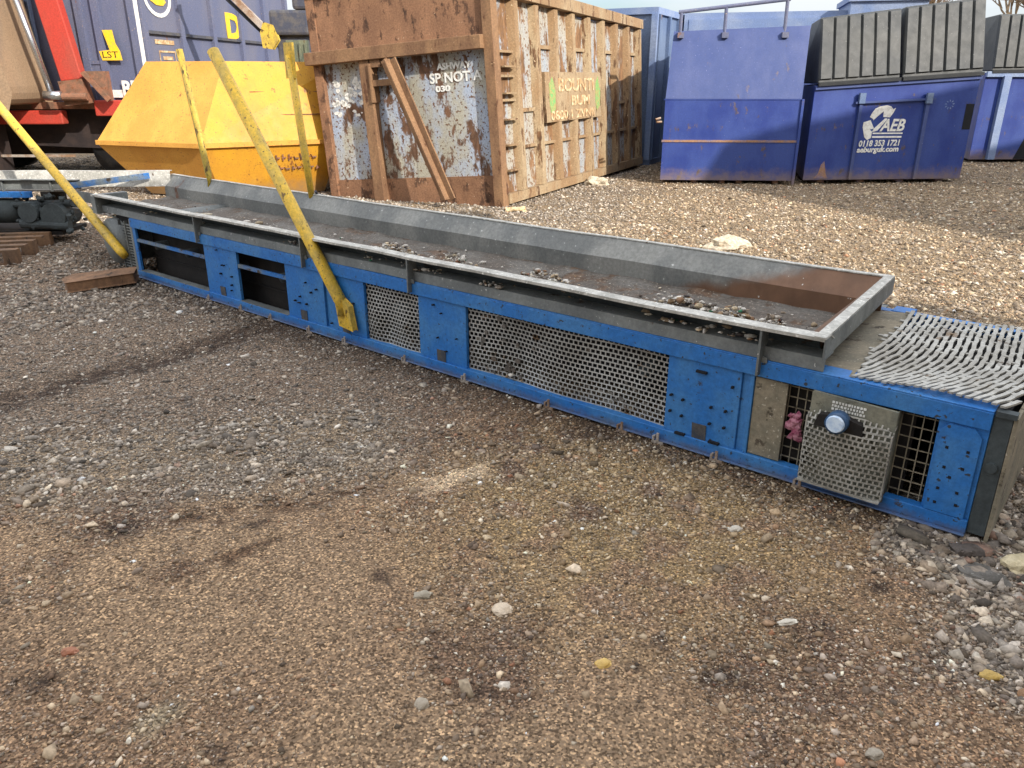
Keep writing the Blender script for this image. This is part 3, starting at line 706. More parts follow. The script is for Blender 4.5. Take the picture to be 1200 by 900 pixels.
lt2 = bpy.data.objects.new('ledge_dirt', me); C.objects.link(lt2); lt2.location = (OX, OY, 0); lt2.rotation_euler = (0,0,ANG)
tag(lt2, 'dirt and leaf crumbs caught on the narrow grey ledge under the trough rim', 'dirt', None, 'stuff')
def g3(rs): 
    u = rs.uniform(1.35, 2.55); return u, rs.uniform(.03,.1), .075+rs.random()*.02 if rs.random() < .5 else .425
me = litter(160, g3, .007, 12); 
lt3 = bpy.data.objects.new('guard_dirt', me); C.objects.link(lt3); lt3.location = (OX, OY, 0); lt3.rotation_euler = (0,0,ANG)
tag(lt3, 'dirt and scraps lodged behind the long wire mesh guard', 'dirt', None, 'stuff')

# ------------------------------------------------------------------ second conveyor section at far left
c2 = thing('conveyor_section', 'second grey trough section with rollers and blue rail, butted against the far left end', 'conveyor', (-5.6, 8.2, 0))
f = MB(); f.sheet([(.36,.70),(.36,.71),(.30,.71),(.27,.55)], -1.6, 1.95, .006, 0, 20, .006); f.build('rear_trough_side', 'galv_lip', c2)
f = MB(); f.sheet([(-.02,.56),(-.02,.66),(-.08,.66)], -1.6, 1.15, .006, 0, 20, .005)
for x in (-.9,-.25,.35,.85): f.box(x-.008, x+.008, -.05, -.02, .54, .65)
f.build('front_trough_side', 'galv', c2)
f = MB(); f.box(-1.6, 1.1, 0, .28, .53, .545); f.build('belt', 'belt_dark', c2)
f = MB(); f.box(-1.6, .62, -.05, .0, .475, .535); f.build('rail', 'blue', c2, bevel=.003)
f = MB(); f.beam((1.05,-.1,.60), (1.75,.25,.665), .02, .06); f.build('diagonal_rail', 'blue_dirty', c2)
f = MB(); f.tube([(-1.5,.1,.30),(-.02,.1,.30)], .16, 20); f.tube([(-1.0,-.12,.22),(-.35,-.12,.22)], .12, 20); f.build('drive_drum', 'galv_dark', c2, True)
f = MB(); f.tube([(.0,.05,.33),(.42,.05,.33)], .13, 20); f.build('motor', 'galv_dark', c2, True)
for x in (-.62, .0):
    f = MB(); f.beam((x,-.08,.52),(x+.10,-.1,.12), .05, .02); f.build('leg', 'galv', c2)
f = MB(); f.box(-1.6, .9, -.1, .4, .10, .14); f.box(.7,.8,.0,.3,.14,.53); f.build('base_frame', 'void', c2)
random.seed(11); f = MB()
for k in range(60):
    cx, cy, cz = random.uniform(.3,1.05), random.uniform(-.15,.2), random.uniform(.12,.5); r_ = random.uniform(.012,.04)
    f.add([(cx+p[0]*r_*random.uniform(.6,1.5), cy+p[1]*r_, cz+p[2]*r_*random.uniform(.6,1.5)) for p in ICO_V], [tuple(q) for q in ICO_F])
f.box(.45, .9, .0, .2, .14, .42); f.tube([(.62,-.16,.34),(.62,.2,.34)], .10, 18); f.tube([(.86,-.14,.30),(.86,.2,.30)], .13, 18); f.tube([(.4,-.02,.4),(1.02,-.02,.42)], .035, 10); f.tube([(.5,-.1,.22),(1.0,-.1,.2)], .05, 12); f.build('greasy_gearbox', 'galv_dark', c2)

# pallet and timber
pl = thing('pallet', 'broken wooden pallet under the far left conveyor section', 'pallet', (-5.3, 7.5, 0), (0,0,R(12)))
f = MB()
for k in range(5): f.box(-.6, .6, -.5+k*.225, -.40+k*.225, .12, .14)
f.build('top_boards', 'wood', pl)
for y in (-.5, -.05, .40):
    f = MB(); f.box(-.6, .6, y, y+.1, .0, .02)
    for x in (-.6, -.06, .48): f.box(x, x+.12, y, y+.1, .02, .12)
    f.build('bearer', 'wood', pl)
tb = MB(); tb.prism([(-.20,-.13),(.30,-.10),(.32,.10),(-.16,.13),(-.23,.02)], .01, .095); o = tb.build('timber_block', 'wood_orange', None, bevel=.01)
o.location = (-3.48, 6.33, 0); o.rotation_euler = (R(2), R(-3), R(24)); tag(o, 'short orange brown timber block tucked under the left end of the conveyor', 'timber')

# ------------------------------------------------------------------ notable stones
def rock(x, y, sx, sy, sz, c, label, seed, rz=0, cat='stone', name='stone', boxy=0.):
    rs = random.Random(seed)
    import bmesh
    bm = bmesh.new(); bmesh.ops.create_icosphere(bm, subdivisions=3, radius=1)
    for v in bm.verts:
        p = v.co; d = 1 + (.7 if 'rubble' in name else .34)*mnoise.noise(p*1.5+Vector((seed,0,0))) + .12*mnoise.noise(p*3.5+Vector((0,seed,0)))
        if boxy: q = max(abs(p.x), abs(p.y), abs(p.z)); d *= (1-boxy) + boxy*min(1.25, 1/q)
        v.co = Vector((p.x*sx, p.y*sy, p.z*sz))*d
    me = bpy.data.meshes.new(name); bm.to_mesh(me); bm.free()
    m = mat(name+'_'+label.split()[0], S(*c), S(*[max(0, k-30) for k in c]), .5, 25, None, 0, 3, 1, .9, 0, .6, 60, S(*[min(255, k+25) for k in c]), .3, 60, .25)
    me.materials.append(m)
    o = bpy.data.objects.new(name, me); C.objects.link(o); o.location = (x, y, sz*.12 + float(ground_z(np.array([x]), np.array([y]))[0])); o.rotation_euler = (0, 0, rz)
    return tag(o, label, cat)
rock(1.80, 2.31, .062, .045, .035, (206,192,158), 'cream block of stone by the right end of the conveyor', 1, .2, boxy=.8)
rock(1.63, 2.27, .085, .055, .018, (112,108,102), 'slate grey flat slab beside the cream block', 2, -.5, boxy=.7)
rock(1.66, 2.40, .060, .040, .028, (92,84,78), 'dark grey stone chunk touching the conveyor end plate', 3, -.3, boxy=.4)
rock(1.39, 1.78, .030, .020, .012, (196,166,100), 'yellow flattish pebble low in the right corner', 4, -.3)
rock(1.44, 1.70, .028, .020, .014, (150,116,86), 'brown pebble just below the yellow pebble', 5, .6)
rock(-1.33, 1.87, .026, .018, .012, (176,124,98), 'orange brick chip on the left foreground dirt', 6, 0, 'brick chip', 'brick_chip')
rock(-.03, 2.09, .032, .036, .012, (214,196,172), 'pale cream chalky pebble in the middle foreground', 7, .4)
rock(.86, 2.57, .026, .018, .012, (214,206,192), 'white pebble in front of the long mesh guard', 8, .2)
rock(-.25, 1.67, .020, .022, .010, (176,164,146), 'grey pebble at bottom centre', 9, .3)
rock(-.30, 2.16, .030, .022, .012, (168,158,140), 'dull grey pebble left of the chalky pebble', 10, .2)
rock(.56, 1.43, .014, .010, .008, (200,172,90), 'tiny yellow chip below the middle of the foreground', 11, .2)
rock(.27, 1.83, .026, .020, .010, (214,180,110), 'tan chip right of bottom centre', 12, .2)
rock(.93, 1.50, .022, .018, .012, (170,160,144), 'round grey pebble in the lower right dirt', 13, .2)
rock(.88, 2.02, .034, .014, .010, (214,206,190), 'long pale stone right of the middle foreground', 14, .2)
rock(2.22, 7.95, .22, .13, .10, (198,186,164), 'big pale torn lump lying on the gravel behind the trough', 15, .3, 'rubble', 'rubble_lump')
rock(1.42, 13.25, .20, .14, .12, (200,188,166), 'pale rubble lump at the foot of the rusty container', 16, .3, 'rubble', 'rubble_lump')
rock(.05, 10.35, .16, .10, .05, (214,190,150), 'sandy lump by the corner of the rusty container', 17, .3, 'rubble', 'rubble_lump')

# ------------------------------------------------------------------ rusty container
AR = math.atan2(-.394, .919)
B = R(-4)
left = Vector((-.09, 10.67, 0)) - Vector((.919, -.394, 0))*2.62
rc = thing('skip_container', 'tall rusty roll-off container with flaking pale blue paint and a leaning strut on its door', 'container', (left.x, left.y, -.182), (0, B, AR))
def K(): return MB(lambda x, y, z: (x + .055*y - (.17*(1-x/1.3) if x < 1.3 else 0), y, z))
f = K(); f.box(.10, 1.30, .05, .09, .06, 2.0); f.box(1.30, 2.49, .045, .09, .06, 2.0); f.build('door_panel', 'flake', rc)
f = K(); f.box(.05, 2.50, .0, .06, 2.17, 2.86); f.build('upper_panel', 'rustc', rc)
f = K(); f.box(-.06, 2.50, -.14, .05, 2.0, 2.165); f.box(-.04, 2.5, -.05, .06, 2.86, 2.95); f.build('cross_beam', 'rustbeam', rc, bevel=.008)
f = K(); f.box(-.02, .10, -.02, .12, 0, 2.94); f.build('corner_post', 'rustc', rc, bevel=.006)
f = K(); f.box(2.49, 2.63, -.05, .12, 0, 2.94); f.build('corner_post', 'rustbeam', rc, bevel=.006)
f = K(); f.box(.10, 2.49, -.0, .09, 0, .06); f.box(.1, 2.49, .02, .045, .06, .42); f.build('lower_panel', 'rustc', rc)
f = K(); f.box(.70, .84, -.10, .044, .02, 2.0); f.box(.84, .87, -.13, .04, 1.45, 1.95); f.build('door_post', 'rustbeam', rc, bevel=.006)
f = K(); f.box(.87, 1.18, -.10, .03, 1.66, 1.74); f.box(.86,1.0,-.1,.0,1.9,2.0); f.build('lug_bar', 'rustbeam', rc)
f = K(); f.beam((1.14,-.15,1.98), (1.98,-.38,.16), .12, .02); f.beam((1.08,-.13,1.98), (1.92,-.36,.16), .02, .10); f.beam((1.20,-.13,1.98), (2.04,-.36,.16), .02, .10); f.build('leaning_strut', 'rustbeam', rc)
f = K(); f.box(2.49, 2.56, .12, 6.05, .02, 2.52); f.box(2.49, 2.555, .12, 3.0, 2.52, 2.62); f.box(0, .06, .12, 6.05, .02, 2.6); f.box(0, 2.56, 6.0, 6.06, .02, 2.6); f.box(.06, 2.5, .1, 6.0, .3, .34); f.build('side_wall', 'flake_side', rc)
f = K(); f.add([(2.48,.1,2.62),(2.68,.1,2.62),(2.68,6.08,2.50),(2.48,6.08,2.50),(2.48,.1,2.80),(2.68,.1,2.80),(2.68,6.08,2.66),(2.48,6.08,2.66)], [(0,3,2,1),(4,5,6,7),(0,1,5,4),(1,2,6,5),(2,3,7,6),(3,0,4,7)]); f.box(-.03, .1, .1, 6.05, 2.60, 2.78); f.build('top_rail', 'rustrib', rc, bevel=.006)
f = K(); f.box(2.50, 2.65, .1, 6.08, .03, .16); f.build('bottom_rail', 'rustrib', rc)
for k in range(9):
    y = .62 + .67*k
    f = K(); f.prism([(2.56,y-.11),(2.65,y-.06),(2.65,y+.06),(2.56,y+.11)], .165, 2.60-.018*y); f.build('side_rib', 'rustrib', rc)
f = K()
for z in (1.35, 1.65, 1.95): f.box(2.56, 2.625, .12, .52, z, z+.03)
for k in range(5): f.box(2.56, 2.66, .18, .50, .35+.33*k+.1, .37+.33*k+.1)
build_each(f, 'ladder_rung', 'rustrib', rc)
f = K()
for k in range(8):
    y0 = .73 + .67*k; z_ = 2.03 if k % 2 else 1.2
    f.box(2.56, 2.60, y0+.005, y0+.445, z_, z_+.05); f.box(2.56, 2.61, y0+.005, y0+.445, .72, .76)
build_each(f, 'cross_rib', 'rustrib', rc)
f = K(); f.box(2.60, 2.655, 1.45, 3.75, 1.02, 1.72); f.build('sign_panel', 'rustrib', rc, bevel=.004)
def kx(y): return 2.660 + .055*y
text('sign_writing', 'BOUNTI', 'cream', rc, (kx(1.9), 1.9, 1.45), (.055,1,0), (0,0,1), .26, .003, 1.5, 0, .006)
text('sign_writing', 'BUM', 'cream', rc, (kx(2.4), 2.4, 1.24), (.055,1,0), (0,0,1), .2, .003, .8, 0, .006)
text('sign_writing', '0800 1 ZVNII', 'cream', rc, (kx(1.6), 1.6, 1.05), (.055,1,0), (0,0,1), .18, .003, 1.8, 0, .004)
f = K()
for (y, s_) in ((1.68, .16), (3.58, .12)):
    f.prism([(y-.04,1.12),(y+.10,1.20),(y+.12,1.45),(y+.02,1.66),(y-.10,1.55),(y-.10,1.25)], 2.655, 2.660, 'x')
build_each(f, 'green_emblem', 'green', rc)
for (t_, x, z, s_, w) in (('ASHWAY', 1.75, 1.80, .11, .50), ('SP NOT A', 1.62, 1.64, .17, .78), ('030', 1.70, 1.53, .10, .22)):
    text('door_writing', t_, 'white', rc, (x, .038, z), (1,0,0), (0,0,1), s_, .003, w, 0, .004)
# flaked-off bare patches around the lettering of the left door leaf
f = K(); random.seed(21)
for k in range(45):
    x = random.uniform(.18, .62); z = 1.30+random.random()*.5; r_ = random.uniform(.012, .05)
    n_ = 6; f.prism([(x+r_*math.cos(6.283*j/n_)*random.uniform(.5,1.4), z+r_*.8*math.sin(6.283*j/n_)*random.uniform(.5,1.4)) for j in range(n_)], .0455, .049, 'y')
build_each(f, 'paint_flake', 'white', rc)

# steel-blue container behind it
def ribbed(name, label, loc, rz, w, l, h, m, mt, ribs=8, front_ribs=3):
    t = thing(name, label, 'container', loc, (0,0,rz))
    f = MB(); f.box(.05, w-.05, .05, l-.05, .1, h-.1); f.build('body', m, t)
    f = MB(); f.box(0, w, 0, .1, h-.12, h); f.box(0, w, l-.1, l, h-.12, h); f.box(0, .1, .1, l-.1, h-.12, h); f.box(w-.1, w, .1, l-.1, h-.12, h); f.build('top_rail', mt, t)
    f = MB(); f.box(0, w, 0, l, 0, .1); f.build('base_frame', m, t)
    for k in range(ribs):
        y = .15 + (l-.3)*k/(ribs-1); f = MB(); f.box(w-.05, w+.02, y-.05, y+.05, .1, h-.12); f.build('side_rib', m, t); f = MB(); f.box(-.02, .05, y-.05, y+.05, .1, h-.12); f.build('side_rib', m, t)
    for k in range(front_ribs):
        x = .06 + (w-.12)*k/(front_ribs-1); f = MB(); f.box(x-.06, x+.06, -.03, .05, .1, h-.12); f.build('front_rib', mt, t)
    return t
# corner at right-front (2.75,16.35)
ribbed('skip_container', 'steel blue container half hidden behind the far end of the rusty one', (2.80-2.4*.897, 16.35+2.4*.442, 0), R(63.8-90), 2.4, 6, 2.92, 'steelblue', 'paleblue', 9)
t = ribbed('skip_container', 'big pale-topped blue container standing behind the plain blue skip', (3.62, 17.9, 0), R(-14), 4.0, 3.5, 2.92, 'navy_lite', 'paleblue', 4)
f = MB(); f.box(.1, 4.0, -.045, .045, 2.25, 2.798); f.build('pale_panel', 'paleblue', t)
f = MB(); f.box(3.2, 4.6, -.3, 1.5, 0, 3.05); f.box(3.15,4.65,-.35,1.5,3.05,3.15); f.build('raised_end', 'paleblue', t)

# plain blue skip
s1 = thing('waste_skip', 'plain blue skip with an orange rust seam across its front, beside the compactor', 'skip', (2.46, 13.31, 0), (0,0,R(-3.5)))
f = MB(); f.prism([(0,.05),(0,1.33),(3.9,1.33),(3.9,.05)], .02, 2.20, 'x'); 
b_ = MB()
b_.add([(.02,0,.06),(2.18,0,.06),(2.18,0,1.33),(.02,0,1.33),(.78,3.8,.06),(2.18,3.8,.06),(2.18,3.8,1.33),(.78,3.8,1.33)], [(0,1,2,3),(1,5,6,2),(5,4,7,6),(4,0,3,7),(3,2,6,7),(0,4,5,1)]); b_.build('lower_body', 'navy', s1)
b_ = MB(); b_.add([(.02,.0,1.333),(2.18,.0,1.333),(2.26,.30,2.42),(.12,.30,2.34),(.78,3.8,1.333),(2.18,3.8,1.333),(2.26,3.6,2.42),(.84,3.6,2.34)],
     [(0,1,2,3),(1,5,6,2),(5,4,7,6),(4,0,3,7),(3,2,6,7)]); b_.build('sloping_front', 'navy_lite', s1)
f = MB(); f.box(0, 2.2, -.012, -.0, .665, .70); f.build('rust_seam', 'rustspot', s1)
f = MB(); f.box(-.01, 2.21, -.006, -.001, 1.315, 1.33); f.box(2.18, 2.22, -.03, .05, .0, 1.33); f.build('front_rib', 'navy', s1)
f = MB()
for x in (.55, 1.02, 1.3, 1.9): f.box(x, x+.09, .1, .5, 0, .06)
build_each(f, 'skid', 'rustspot', s1)
f = MB(); f.tube([(-.02,.0,.98),(-.10,-.05,.98),(-.12,-.05,1.02),(-.04,-.03,1.04)], .018, 8); f.build('hook', 'rail_lite', s1)
f = MB(); f.tube([(.18,.32,2.62),(1.9,.32,2.80)], .03, 10)
f.build('top_rail', 'faded', s1)
for x in (.22, .92, 1.86):
    f = MB(); f.tube([(x,.30,2.24),(x,.32,2.60+.1*x)], .028, 8); f.box(x-.05, x+.05, .20, .30, 2.24, 2.32); f.build('rail_post', 'faded', s1)

# lidded compactor with lettering
def lidded(name, label, loc, rz, w, hl, hr, d, tl, tr, lids, m='navy', lean=.32):
    t = thing(name, label, 'compactor', loc, (0,0,rz))
    f = MB(); f.add([(0,0,.05),(w*.995,0,.05),(w,0,hr),(0,0,hl),(.62,d,.05),(w*.995,d,.05),(w,d,hr),(.62,d,hl)], [(0,1,2,3),(1,5,6,2),(5,4,7,6),(4,0,3,7),(3,2,6,7),(0,4,5,1)]); f.build('body', m, t, bevel=.01)
    for (a, c, dz) in lids:
        za, zb = tl+(tr-tl)*a+dz, tl+(tr-tl)*c+dz; ba, bb = hl+(hr-hl)*a, hl+(hr-hl)*c
        x0, x1 = w*a+.03, w*c-.005
        f = MB(); f.add([(x0,-.03,ba+.03),(x1,-.03,bb+.03),(x1+.03,lean,zb),(x0+.06,lean,za),(x0+.45,d,ba+.03),(x1,d,bb+.03),(x1+.03,d-.2,zb),(x0+.50,d-.2,za)],
              [(0,1,2,3),(1,5,6,2),(5,4,7,6),(4,0,3,7),(3,2,6,7),(0,4,5,1)])
        lid = f.build('lid', 'lid', t, bevel=.02)
        n = 6
        f = MB()
        for k in range(n):
            q0 = (k+.10)/n; q1 = (k+.86)/n
            def pt(q, s, y):     # s 0 bottom, 1 top
                xb = x0+(x1-x0)*q; xt = x0+.06+(x1+.03-x0-.06)*q
                zb_ = ba+.03+(bb-ba)*q; zt = za+(zb-za)*q
                return (xb+(xt-xb)*s, -.03+(lean+.03)*s - y, zb_+(zt-zb_)*s)
            a4 = [pt(q0,.07,.045), pt(q1,.07,.045), pt(q1,.97,.045), pt(q0,.97,.045)]
            b4 = [pt(q0-.015,.05,.0), pt(q1+.015,.05,.0), pt(q1+.015,.985,.0), pt(q0-.015,.985,.0)]
            f.add(a4+b4, [(0,1,2,3),(0,4,5,1),(1,5,6,2),(2,6,7,3),(3,7,4,0)])
        f.build('lid_ribs', 'lid', lid)
        f = MB(); f.beam((x0,-.05,ba+.015),(x1,-.05,bb+.015), .05, .05); f.build('lid_edge', 'lid_groove', lid)
    return t
cp = lidded('waste_compactor', 'blue compactor with two ribbed black lids and white AEB lettering', (4.87,13.31,0), R(4.8), 2.78, 1.53, 1.70, 1.8, 2.54, 2.84, [(0,.5,0),(.5,1,.02)])
f = MB(); f.box(.77,.82,-.05,-.001,.06,1.28); f.build('front_rib', 'navy_lite', cp); f = MB(); f.box(1.90,1.96,-.05,-.001,.06,1.34); f.build('front_rib', 'navy_lite', cp)
f = MB(); f.beam((.70,-.03,1.27),(2.05,-.03,1.33), .05, .03); f.build('front_bar', 'navy_lite', cp)
f = MB(); f.beam((.0,-.02,1.49),(2.78,-.02,1.66), .04, .05); f.build('top_flange', 'navy_lite', cp)
for x in (.78, 1.92):
    f = MB(); f.box(x-.04,x+.06,-.08,-.03,1.26,1.42); f.build('hinge', 'steelblue', cp)
f = MB(); f.box(2.62,2.76,-.004,-.001,.85,1.25); f.build('pocket', 'hole', cp)
f = MB(); f.prism([(.18,.08),(.42,.08),(.38,.16),(.33,.36),(.28,.30),(.25,.16)], -.004, -.001, 'y'); f.build('rust_stain', 'rustspot', cp)
f = MB()
for x in (.3, 1.0, 1.7, 2.4): f.box(x, x+.12, .1, .6, 0, .05)
build_each(f, 'skid', 'rustspot', cp)
# logo: broken ring of two fat arrows
def LX(px): return .90 + (px-160)/1000*.98*.92
def LZ(py): return 1.235 - (py-130)/700*.76
f = MB()
for poly in ([(270,300),(300,240),(350,180),(430,150),(560,132),(640,150),(690,190),(735,170),(700,240),(650,305),(520,300),(515,215),(420,285),(345,345),(325,325)],
             [(165,375),(290,345),(330,400),(380,465),(300,480),(350,510),(350,600),(280,632),(220,590),(185,500),(160,450)],
             [(375,470),(560,320),(600,320),(600,340),(450,495),(350,520)]):
    f.prism([(LX(a), LZ(c)) for a, c in poly], -.0065, -.001, 'y')
build_each(f, 'arrow_emblem', 'white', cp)
text('lettering', 'AEB', 'white', cp, (LX(500), -.008, LZ(500)), (1,0,0), (0,0,1), .265, .002, LX(955)-LX(495), .25, .007)
f = MB(); f.box(LX(370), LX(940), -.008, -.001, LZ(545), LZ(525)); f.box(LX(370), LX(930), -.008, -.001, LZ(600), LZ(575)); build_each(f, 'underline', 'white', cp)
text('lettering', '0118 353 1721', 'white', cp, (LX(130), -.008, LZ(725)), (1,0,.02), (0,0,1), .13, .002, LX(915)-LX(130), .1, .004)
text('lettering', 'aeburguk.com', 'white', cp, (LX(115), -.008, LZ(812)), (1,0,.02), (0,0,1), .12, .002, LX(915)-LX(115), .1, .004)
f = MB()
for k in range(9):
    a = 6.283*k/9; f.prism([(2.33+.07*math.cos(a),1.24+.06*math.sin(a)),(2.33+.09*math.cos(a+.3),1.24+.08*math.sin(a+.3)),(2.33+.04*math.cos(a+.3),1.24+.04*math.sin(a+.3))], -.003, -.001, 'y')
f.build('faded_badge', 'paleblue', cp)
cp2 = lidded('waste_compactor', 'farther blue compactor with black lids at the right edge, beyond the lettered one', (9.66,16.97,0), R(2), 2.9, 1.76, 1.80, 1.9, 2.85, 2.9, [(.02,.5,0),(.5,1,.0)], 'navy', .2)
f = MB(); f.box(.35,.50,-.09,-.001,.06,1.7); f.build('front_rib', 'paleblue', cp2); f = MB(); f.box(0,2.9,-.06,-.001,1.68,1.78); f.build('top_flange', 'paleblue', cp2)
f = MB(); f.prism([(.95,.06),(1.25,.06),(1.45,.9),(1.35,1.1),(1.15,.6)], -.004, -.001, 'y'); f.build('pocket', 'hole', cp2)

# ------------------------------------------------------------------ yellow enclosed skip
ys = thing('waste_skip', 'yellow enclosed skip with hipped top, between the truck and the rusty container', 'skip', (-4.6, 12.3, 0))
def W(x, y, z): return (x+4.6, y-12.3, z)
A_, B_, C_, D_, E_ = (-6.02,11.75), (-4.26,11.05), (-2.55,12.1), (-2.9,14.0), (-5.5,14.1)
rim = .80
foot = [(-5.45,11.95),(-4.15,11.35),(-2.9,12.2),(-3.1,13.6),(-5.0,13.7)]
top = [(-5.25,12.0),(-4.05,11.75),(-2.5,12.45),(-3.0,13.5),(-4.9,13.6)]
rm = [A_,B_,C_,D_,E_]
f = MB(); f.add([W(*p,.02) for p in foot]+[W(*p,rim-.06) for p in rm], [(0,1,6,5)], 0); f.build('lower_left_side', 'skip_peach', ys)
f = MB(); f.add([W(*p,.02) for p in foot]+[W(*p,rim-.06) for p in rm], [(1,2,7,6),(2,3,8,7),(3,4,9,8),(4,0,5,9),(4,3,2,1,0)], 0); f.build('lower_body', 'skip_yellow', ys)
f = MB(); f.add([W(*p,rim) for p in rm]+[W(*p,1.86) for p in top], [(0,1,6,5)], 0); f.build('left_sloping_face', 'skip_peach', ys)
f = MB(); f.add([W(*p,rim) for p in rm]+[W(*p,1.86) for p in top], [(1,2,7,6),(2,3,8,7),(3,4,9,8),(4,0,5,9),(5,6,7,8,9)], 0); f.build('upper_body', 'skip_yellow', ys)
f = MB()
for i in range(5):
    a, c = Vector(W(*rm[i],rim-.03)), Vector(W(*rm[(i+1)%5],rim-.03)); f.beam(a, c, .09, .058)
f.build('rim', 'skip_peach', ys)
f = MB()
for q in (.33, .62):
    p = Vector(W(*B_,rim)).lerp(Vector(W(*top[1],1.86)), q) + Vector((.02,-.02,0)); r2 = Vector(W(*C_,rim)).lerp(Vector(W(*top[2],1.86)), q) + Vector((.02,-.02,0)); f.beam(p.lerp(r2,.25), r2, .012, .012)
p = Vector(W(*B_,1.02)); 
build_each(f, 'weld_seam', 'brownmetal', ys)
nrm = (Vector(C_) - Vector(B_)).normalized(); 
fx = Vector((nrm.x, nrm.y, 0)); fu = (Vector(W(*top[1],1.86)) - Vector(W(*B_,rim))).normalized()
base = Vector(W(*B_,rim)) + fx*.55 + fu*.10; outn = fx.cross(fu).normalized()*.012
text('number', '453', 'hole', ys, base+outn, fx, fu, .13, .002, .34)
base = Vector(W(*foot[1],.02)).lerp(Vector(W(*B_,rim-.06)), .70) + fx*.95; fu2 = (Vector(W(*B_,rim-.06)) - Vector(W(*foot[1],.02))).normalized(); o2 = fx.cross(fu2).normalized()*.02
f = MB(); random.seed(5)
for r_ in range(2):
    for k in range(7):
        q = base + o2 + fx*(.09*k) - fu2*(.16*r_); h_ = random.uniform(.06,.11)
        f.beam(q, q+fu2*h_+fx*random.uniform(-.03,.03), .022, .005); f.beam(q+fu2*h_*.5, q+fu2*h_*.5+fx*.06, .005, .02)
build_each(f, 'worn_letter_stroke', 'brownmetal', ys)

# crane post with arm behind the yellow skip
cr = thing('loader_crane', 'dark crane post and pale jib reaching down behind the yellow skip', 'crane', (-3.75, 14.6, 0))
f = MB(); f.box(-.28, .22, -.1, .4, 0, 2.45); f.build('post', 'slate', cr, bevel=.02)
f = MB(); f.box(-.36, .32, -.2, .5, 2.32, 2.72); f.box(.05,.45,-.2,.4,2.72,2.95); f.build('head', 'slate', cr, bevel=.05)
f = MB(); f.box(-.12, .26, -.16, -.105, 1.5, 2.25)
for k in range(4): f.box(-.10+.1*k, -.06+.1*k, -.19, -.16, 1.5, 2.2)
f.build('ribbed_cover', 'mossy', cr)
f = MB(); f.beam((-1.45,-.2,3.45), (-.45,-.25,2.45), .09, .10); f.build('jib', 'rail_lite', cr)
f = MB(); f.beam((-1.52,-.2,3.36), (-.48,-.22,2.36), .06, .05); f.build('jib_hose', 'hole', cr)
f = MB(); f.prism([(-.46,2.14),(-.32,2.12),(-.22,2.25),(-.28,2.46),(-.42,2.50),(-.48,2.36)], -.3, -.18, 'y'); f.build('yellow_knuckle', 'olive_pipe', cr, bevel=.02)

# ------------------------------------------------------------------ container on a truck trailer, far left
tb_ = thing('hooklift_trailer', 'black and red trailer chassis carrying the faded blue container at far left', 'trailer', (-8.0, 14.0, 0))
def T(x, y, z): return (x+8.0, y-14.0, z)
def TB(): return MB(lambda x, y, z: (x+8, y-14, z))
f = TB(); f.box(-13, -5.4, 14.6, 14.9, .75, 1.05); f.box(-13, -5.4, 16.0, 16.2, .75, 1.05); f.box(-12.5, -5.6, 14.3, 16.6, 1.05, 1.17); f.box(-11, -5.8, 14.9, 16, .35, .75); f.build('chassis', 'chassis', tb_)
f = TB(); f.box(-13, -7.55, 13.72, 13.9, .92, 1.14); f.build('red_side_rail', 'red', tb_, bevel=.02)
f = TB(); f.box(-7.0, -6.05, 13.75, 13.95, 1.05, 1.30); f.build('red_bolster', 'red', tb_, bevel=.02)
f = TB(); f.box(-8.1, -6.0, 13.85, 14.1, 1.16, 1.27); f.build('subframe_beam', 'brownmetal', tb_)
f = TB(); f.prism([(-8.4,0.55),(-5.9,.45),(-5.9,1.15),(-8.4,1.15)], 14.15, 14.2, 'y'); f.build('skirt', 'chassis', tb_)
f = TB(); f.box(-10, -7.4, 13.60, 13.63, .40, .44); f.box(-8.75,-8.70,13.6,13.64,.15,.40); f.build('side_guard_rail', 'rail_lite', tb_)
for x in (-11.2, -9.9, -6.9):
    for y in (14.35, 16.1):
        f = TB(); f.tube([(x, y-.14, .5), (x, y+.14, .5)], .5, 28); wh = f.build('wheel', 'rubber', tb_, True)
        f = TB(); f.tube([(x, y-.16, .5), (x, y-.10, .5)], [.2,.27], 20); f.build('rim', 'brownmetal', wh, True)
f = TB(); f.tube([(-7.55,13.75,3.3),(-7.28,13.8,1.75)], .19, 4); 
f = TB(); f.beam((-7.44,13.6,3.6), (-7.22,13.7,1.62), .36, .18, 0, (0,1,0)); ra = f.build('red_ram_arm', 'red', tb_, bevel=.015)
f = TB(); f.beam((-7.22,13.66,1.62), (-7.18,13.68,1.24), .40, .22, 0, (0,1,0)); f.tube([(-7.62,13.5,1.36),(-6.95,13.5,1.36)], .06, 12); f.build('arm_base', 'brownmetal', ra)
f = TB(); f.tube([(-7.84,13.45,3.2),(-7.52,13.5,1.35)], .045, 12); f.tube([(-7.62,13.45,1.38),(-7.35,13.45,1.38)], .07, 12); f.build('chrome_ram', 'chrome', tb_, True)
f = TB(); f.prism([(-6.98,1.75),(-6.62,1.30),(-6.62,1.75)], 13.55, 13.7, 'y'); f.prism([(-7.0,1.72),(-6.93,1.75),(-6.58,1.33),(-6.64,1.28)], 13.5, 13.54, 'y'); f.build('latch_plate', 'brownmetal', tb_)
hop = thing('dusty_hopper', 'dusty beige steel hopper body leaning in at the top left corner', 'hopper', (-8.55, 12.9, 0))
f = MB(); f.prism([(-2.0,1.32),(.62,1.24),(.70,1.42),(.56,2.2),(.42,3.4),(-2.0,3.4)], -.1, 1.1, 'y'); f.build('body', 'beige', hop, bevel=.10)
f = MB(); f.beam((.12,-.14,3.2),(.40,-.14,2.42), .06, .05); f.beam((.40,-.14,2.42),(.66,-.14,2.36), .05, .05); f.build('rib', 'brownmetal', hop)
